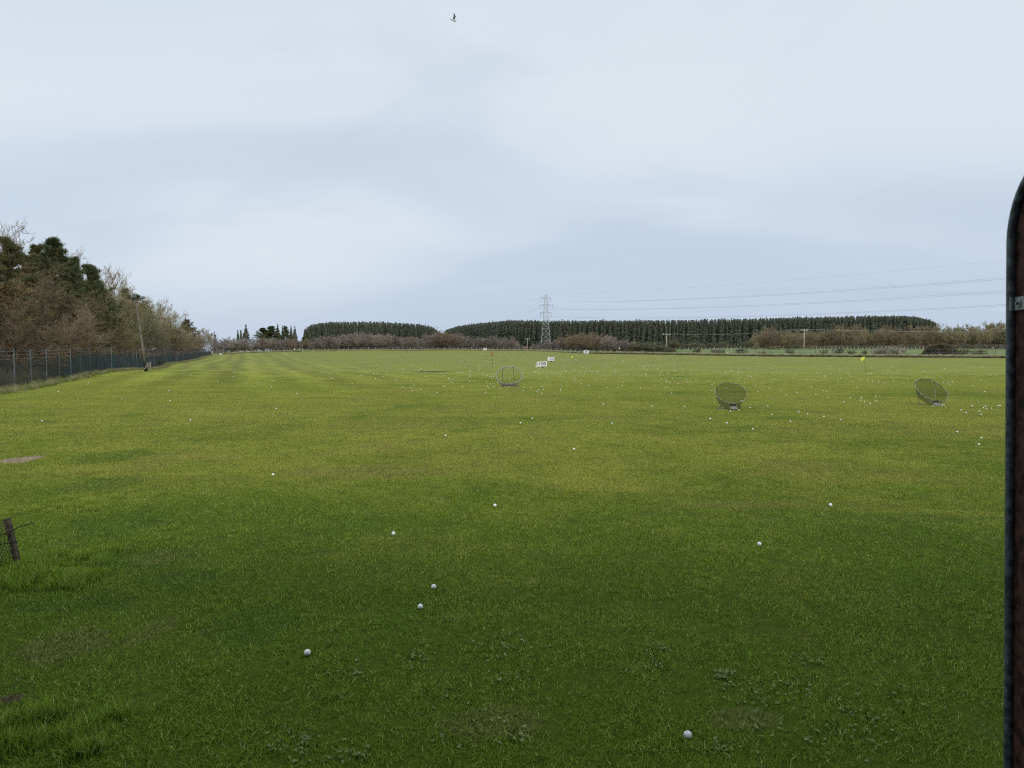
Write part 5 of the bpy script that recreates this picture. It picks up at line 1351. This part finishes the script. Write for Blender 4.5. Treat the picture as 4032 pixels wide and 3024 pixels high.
unseen_shelter()

# ------------------------------------------------------------------ animals
def skin(name, verts, edges, radii, mat, parent=None, sub=2, root=0):
    me = bpy.data.meshes.new(name); me.from_pydata(verts, edges, []); o = bpy.data.objects.new(name, me); COL.objects.link(o)
    md = o.modifiers.new('s', 'SKIN'); md.use_smooth_shade = True
    for i, rr in enumerate(radii): me.skin_vertices[0].data[i].radius = (rr, rr) if not isinstance(rr, tuple) else rr
    me.skin_vertices[0].data[root].use_root = True
    sb = o.modifiers.new('u', 'SUBSURF'); sb.levels = sub; sb.render_levels = sub
    dg = bpy.context.evaluated_depsgraph_get(); m2 = bpy.data.meshes.new_from_object(o.evaluated_get(dg)); bpy.data.objects.remove(o)
    m2.polygons.foreach_set('use_smooth', [True] * len(m2.polygons))
    return link(name, m2, mat, parent)
SH_V = [(0, 0, .62), (.28, 0, .64), (.55, 0, .62), (.76, 0, .66), (.92, 0, .60), (1.06, 0, .46), (-.12, 0, .52),
        (.02, .12, .40), (.06, .12, .22), (.02, .12, .02), (.02, -.12, .40), (-.02, -.12, .22), (-.06, -.12, .02), (.56, .11, .38), (.60, .11, .2), (.58, .11, .02), (.56, -.11, .38), (.54, -.11, .2), (.50, -.11, .02)]
SH_E = [(0, 1), (1, 2), (2, 3), (3, 4), (4, 5), (0, 6), (0, 7), (7, 8), (8, 9), (0, 10), (10, 11), (11, 12), (2, 13), (13, 14), (14, 15), (2, 16), (16, 17), (17, 18)]
SH_R = [.24, .27, .25, .15, .11, .06, .08, .10, .05, .04, .10, .05, .04, .09, .05, .04, .09, .05, .04]
def sheep(px_, Y, rotz, s, label, lying=False):
    x = xat(px_, Y); z = height(x, Y)
    t = thing('sheep', label, 'sheep', (x, Y, z), rotz); t.scale = (s, s, s)
    V_ = [(a, b, c) for a, b, c in SH_V]
    if lying: V_ = [(a, b * (1.6 if i > 6 else 1), max(c - .33, .05) if i <= 6 else .06 + .02 * (i % 3)) for i, (a, b, c) in enumerate(V_)]
    skin('body', V_, SH_E, SH_R, M['wool'], t)
    hd = V_[5]
    for k in (-1, 1):
        m = MB(); m.tube([(hd[0] - .10, k * .06, hd[2] + .10), (hd[0] - .12, k * .16, hd[2] + .10)], [.03, .012], 6); m.build('ear', M['wool'], t, local=True)
sheep(2857, edge_Y(2860) + 7, .15, 1.02, 'white sheep walking right in the pasture beyond the ditch')
sheep(2710, edge_Y(2712) + 6.5, 2.6, .8, 'white sheep resting left of the round bush, leftmost in the pasture', True)
sheep(2731, edge_Y(2734) + 7, .3, .8, 'white sheep partly hidden behind the round bush by the ditch', True)
sheep(2768, edge_Y(2771) + 6, 0., .75, 'white sheep lying right of the round bush by the ditch', True)

def gull():
    Y = 41.0; c = at(1786, 79, Y); s = Y / F
    def P(px_, py_, d=0.): return at(px_, py_, Y + d)
    t = thing('seagull', 'white gull with grey wing raised, flying high in the sky', 'bird', c)
    path = [(1772.8, 75.6, .004), (1775, 76.5, .016), (1778, 77.4, .026), (1782, 78.9, .042), (1786, 80.5, .056), (1790, 81.6, .056), (1793, 81.9, .046), (1795, 81.9, .034), (1796.4, 82.1, .028), (1797.4, 82.6, .014)]
    m = MB(); m.tube([P(a, b) for a, b, r_ in path], [r_ for a, b, r_ in path], 12); m.build('body', simple('gull_white', (.66, .66, .70), .7, .1, 20), t, True)
    m = MB(); m.tube([P(1797.2, 82.5), P(1799.2, 83.6)], [.010, .003], 6); m.build('beak', M['cream_flag'], t)
    m = MB(); a, b_ = P(1773, 75.7), P(1776.5, 77)
    m.add([a + Vector((0, -.07, 0)), b_ + Vector((0, -.02, .006)), b_ + Vector((0, .02, .006)), a + Vector((0, .07, 0)), a + Vector((-.02, 0, .004))], [(0, 1, 2, 3, 4)]); m.build('tail', simple('gull_tail', (.5, .5, .55), .8, .1, 20), t)
    wm = simple('gull_wing', (.24, .23, .25), .8, .3, 12, dark=(.10, .115, .14))
    for sgn, sh in ((-1, 0), (1, 1.4)):
        lead = [(1791, 78.4), (1791.6, 72), (1794.6, 67), (1793.2, 62), (1790.6, 57), (1787, 51)]
        trail = [(1782.6, 77), (1784.6, 71), (1786.6, 66), (1787.6, 61), (1787.2, 56), (1786.4, 51.6)]
        V_ = []; k = len(lead)
        for j, (pl, pt) in enumerate(zip(lead, trail)):
            dep = sgn * (.02 + .05 * j)
            V_ += [P(pl[0] - sh, pl[1] + sh, dep), P((pl[0] + pt[0]) / 2 - sh, (pl[1] + pt[1]) / 2 + sh, dep + .012), P(pt[0] - sh, pt[1] + sh, dep)]
        m = MB(); m.add(V_, [(j * 3 + q, (j + 1) * 3 + q, (j + 1) * 3 + q + 1, j * 3 + q + 1) for j in range(k - 1) for q in range(2)]); m.build('wing', wm, t, True)
gull()

# ------------------------------------------------------------------ sky, sun, camera
SUN_EL, SUN_AZ = math.radians(32), math.atan2(.30, -1.0)
def world():
    w = bpy.data.worlds.new('World'); SC.world = w; w.use_nodes = True; nt = w.node_tree
    bg = nt.nodes['Background']
    tc = N(nt, 'ShaderNodeTexCoord').outputs['Generated']
    sep = N(nt, 'ShaderNodeSeparateXYZ'); L(nt, tc, sep.inputs[0]); x, y, z = sep.outputs
    zc = mathn(nt, 'MAXIMUM', z, 0.0)
    # cloud layer seen in perspective: direction projected on a high plane
    dn = mathn(nt, 'ADD', zc, .30)
    pl = N(nt, 'ShaderNodeCombineXYZ'); L(nt, mathn(nt, 'DIVIDE', x, dn), pl.inputs[0]); L(nt, mathn(nt, 'DIVIDE', y, dn), pl.inputs[1])
    mp = N(nt, 'ShaderNodeMapping'); mp.inputs['Rotation'].default_value = (0, 0, .45); mp.inputs['Scale'].default_value = (.62, 1.0, 1); mp.inputs['Location'].default_value = (3.3, 1.1, 0); L(nt, pl.outputs[0], mp.inputs[0])
    big = noise(nt, mp.outputs[0], 1.0, 2, .45, .5)
    mid = noise(nt, mp.outputs[0], 2.2, 4, .55, .7)
    # thin streaks near the horizon
    ms = N(nt, 'ShaderNodeMapping'); ms.inputs['Scale'].default_value = (2.0, 2.0, 30); L(nt, tc, ms.inputs[0])
    stre = noise(nt, ms.outputs[0], 1.3, 4, .55, .6)
    rm = nt.nodes.new('ShaderNodeValToRGB'); e = rm.color_ramp.elements
    def lin(c): return tuple(((v / 255) / 12.92 if v / 255 < .04045 else ((v / 255 + .055) / 1.055) ** 2.4) for v in c) + (1,)
    stops = [(0.0, (191, 208, 229)), (.035, (192, 208, 229)), (.075, (197, 212, 231)), (.12, (198, 213, 231)), (.20, (211, 224, 237)), (.30, (219, 229, 240)), (.45, (211, 223, 238))]
    e[0].position = stops[0][0]; e[0].color = lin(stops[0][1]); e[1].position = stops[-1][0]; e[1].color = lin(stops[-1][1])
    for p, c in stops[1:-1]:
        q = rm.color_ramp.elements.new(p); q.color = lin(c)
    zz = mathn(nt, 'ADD', zc, mathn(nt, 'MULTIPLY', mathn(nt, 'SUBTRACT', big, .5), .10)); L(nt, zz, rm.inputs[0])
    c = mixc(nt, mathn(nt, 'MULTIPLY', mathn(nt, 'MULTIPLY', mapr(nt, big, .42, .64), mapr(nt, zc, .03, .13, .15, 1)), .85), rm.outputs[0], lin((224, 233, 241))[:3])
    c = mixc(nt, mathn(nt, 'MULTIPLY', mapr(nt, big, .48, .34), .45), c, lin((193, 208, 226))[:3])
    c = mixc(nt, mathn(nt, 'MULTIPLY', mapr(nt, mid, .48, .70), .34), c, lin((196, 210, 228))[:3])
    lowm = mapr(nt, zc, .14, .03)
    c = mixc(nt, mathn(nt, 'MULTIPLY', mathn(nt, 'MULTIPLY', mapr(nt, stre, .56, .70), lowm), .38), c, lin((176, 194, 217))[:3])
    c = mixc(nt, mathn(nt, 'MULTIPLY', mathn(nt, 'MULTIPLY', mapr(nt, stre, .42, .30), lowm), .35), c, lin((216, 226, 236))[:3])
    sky = N(nt, 'ShaderNodeTexSky', sky_type='NISHITA'); sky.sun_disc = False; sky.sun_elevation = SUN_EL; sky.sun_rotation = SUN_AZ
    sc = N(nt, 'ShaderNodeVectorMath', operation='SCALE'); L(nt, sky.outputs[0], sc.inputs[0]); sc.inputs['Scale'].default_value = .08
    c = mixc(nt, .96, sc.outputs[0], c)
    # an overcast sky is brighter overhead than at the horizon
    gain = mapr(nt, z, .46, .95, 1.0, 1.55)
    v2 = N(nt, 'ShaderNodeVectorMath', operation='SCALE'); L(nt, c, v2.inputs[0]); L(nt, gain, v2.inputs['Scale'])
    L(nt, v2.outputs[0], bg.inputs['Color']); bg.inputs['Strength'].default_value = 1.0
world()
sun = bpy.data.lights.new('sun', 'SUN'); sun.energy = 1.5; sun.angle = math.radians(16); sun.color = (1, .95, .86)
so = bpy.data.objects.new('sun', sun); COL.objects.link(so)
sd_ = Vector((math.sin(SUN_AZ) * math.cos(SUN_EL), math.cos(SUN_AZ) * math.cos(SUN_EL), math.sin(SUN_EL)))
so.rotation_euler = (-sd_).to_track_quat('-Z', 'Y').to_euler(); so.location = (0, -20, 30)

cam = bpy.data.cameras.new('camera'); co_ = bpy.data.objects.new('camera', cam); COL.objects.link(co_)
cam.sensor_width = 36; cam.lens = F / 4032 * 36; cam.clip_start = .05; cam.clip_end = 9000
co_.location = CAM; co_.rotation_euler = (math.pi / 2 - TH, 0, 0)
cam.dof.use_dof = True; cam.dof.focus_distance = 14; cam.dof.aperture_fstop = 6.5
SC.camera = co_
SC.view_settings.view_transform = 'Standard'; SC.view_settings.look = 'None'; SC.view_settings.exposure = 0
SC.cycles.filter_width = 1.1; SC.cycles.use_denoising = False
SC.cycles.transparent_max_bounces = 24; SC.cycles.max_bounces = 6
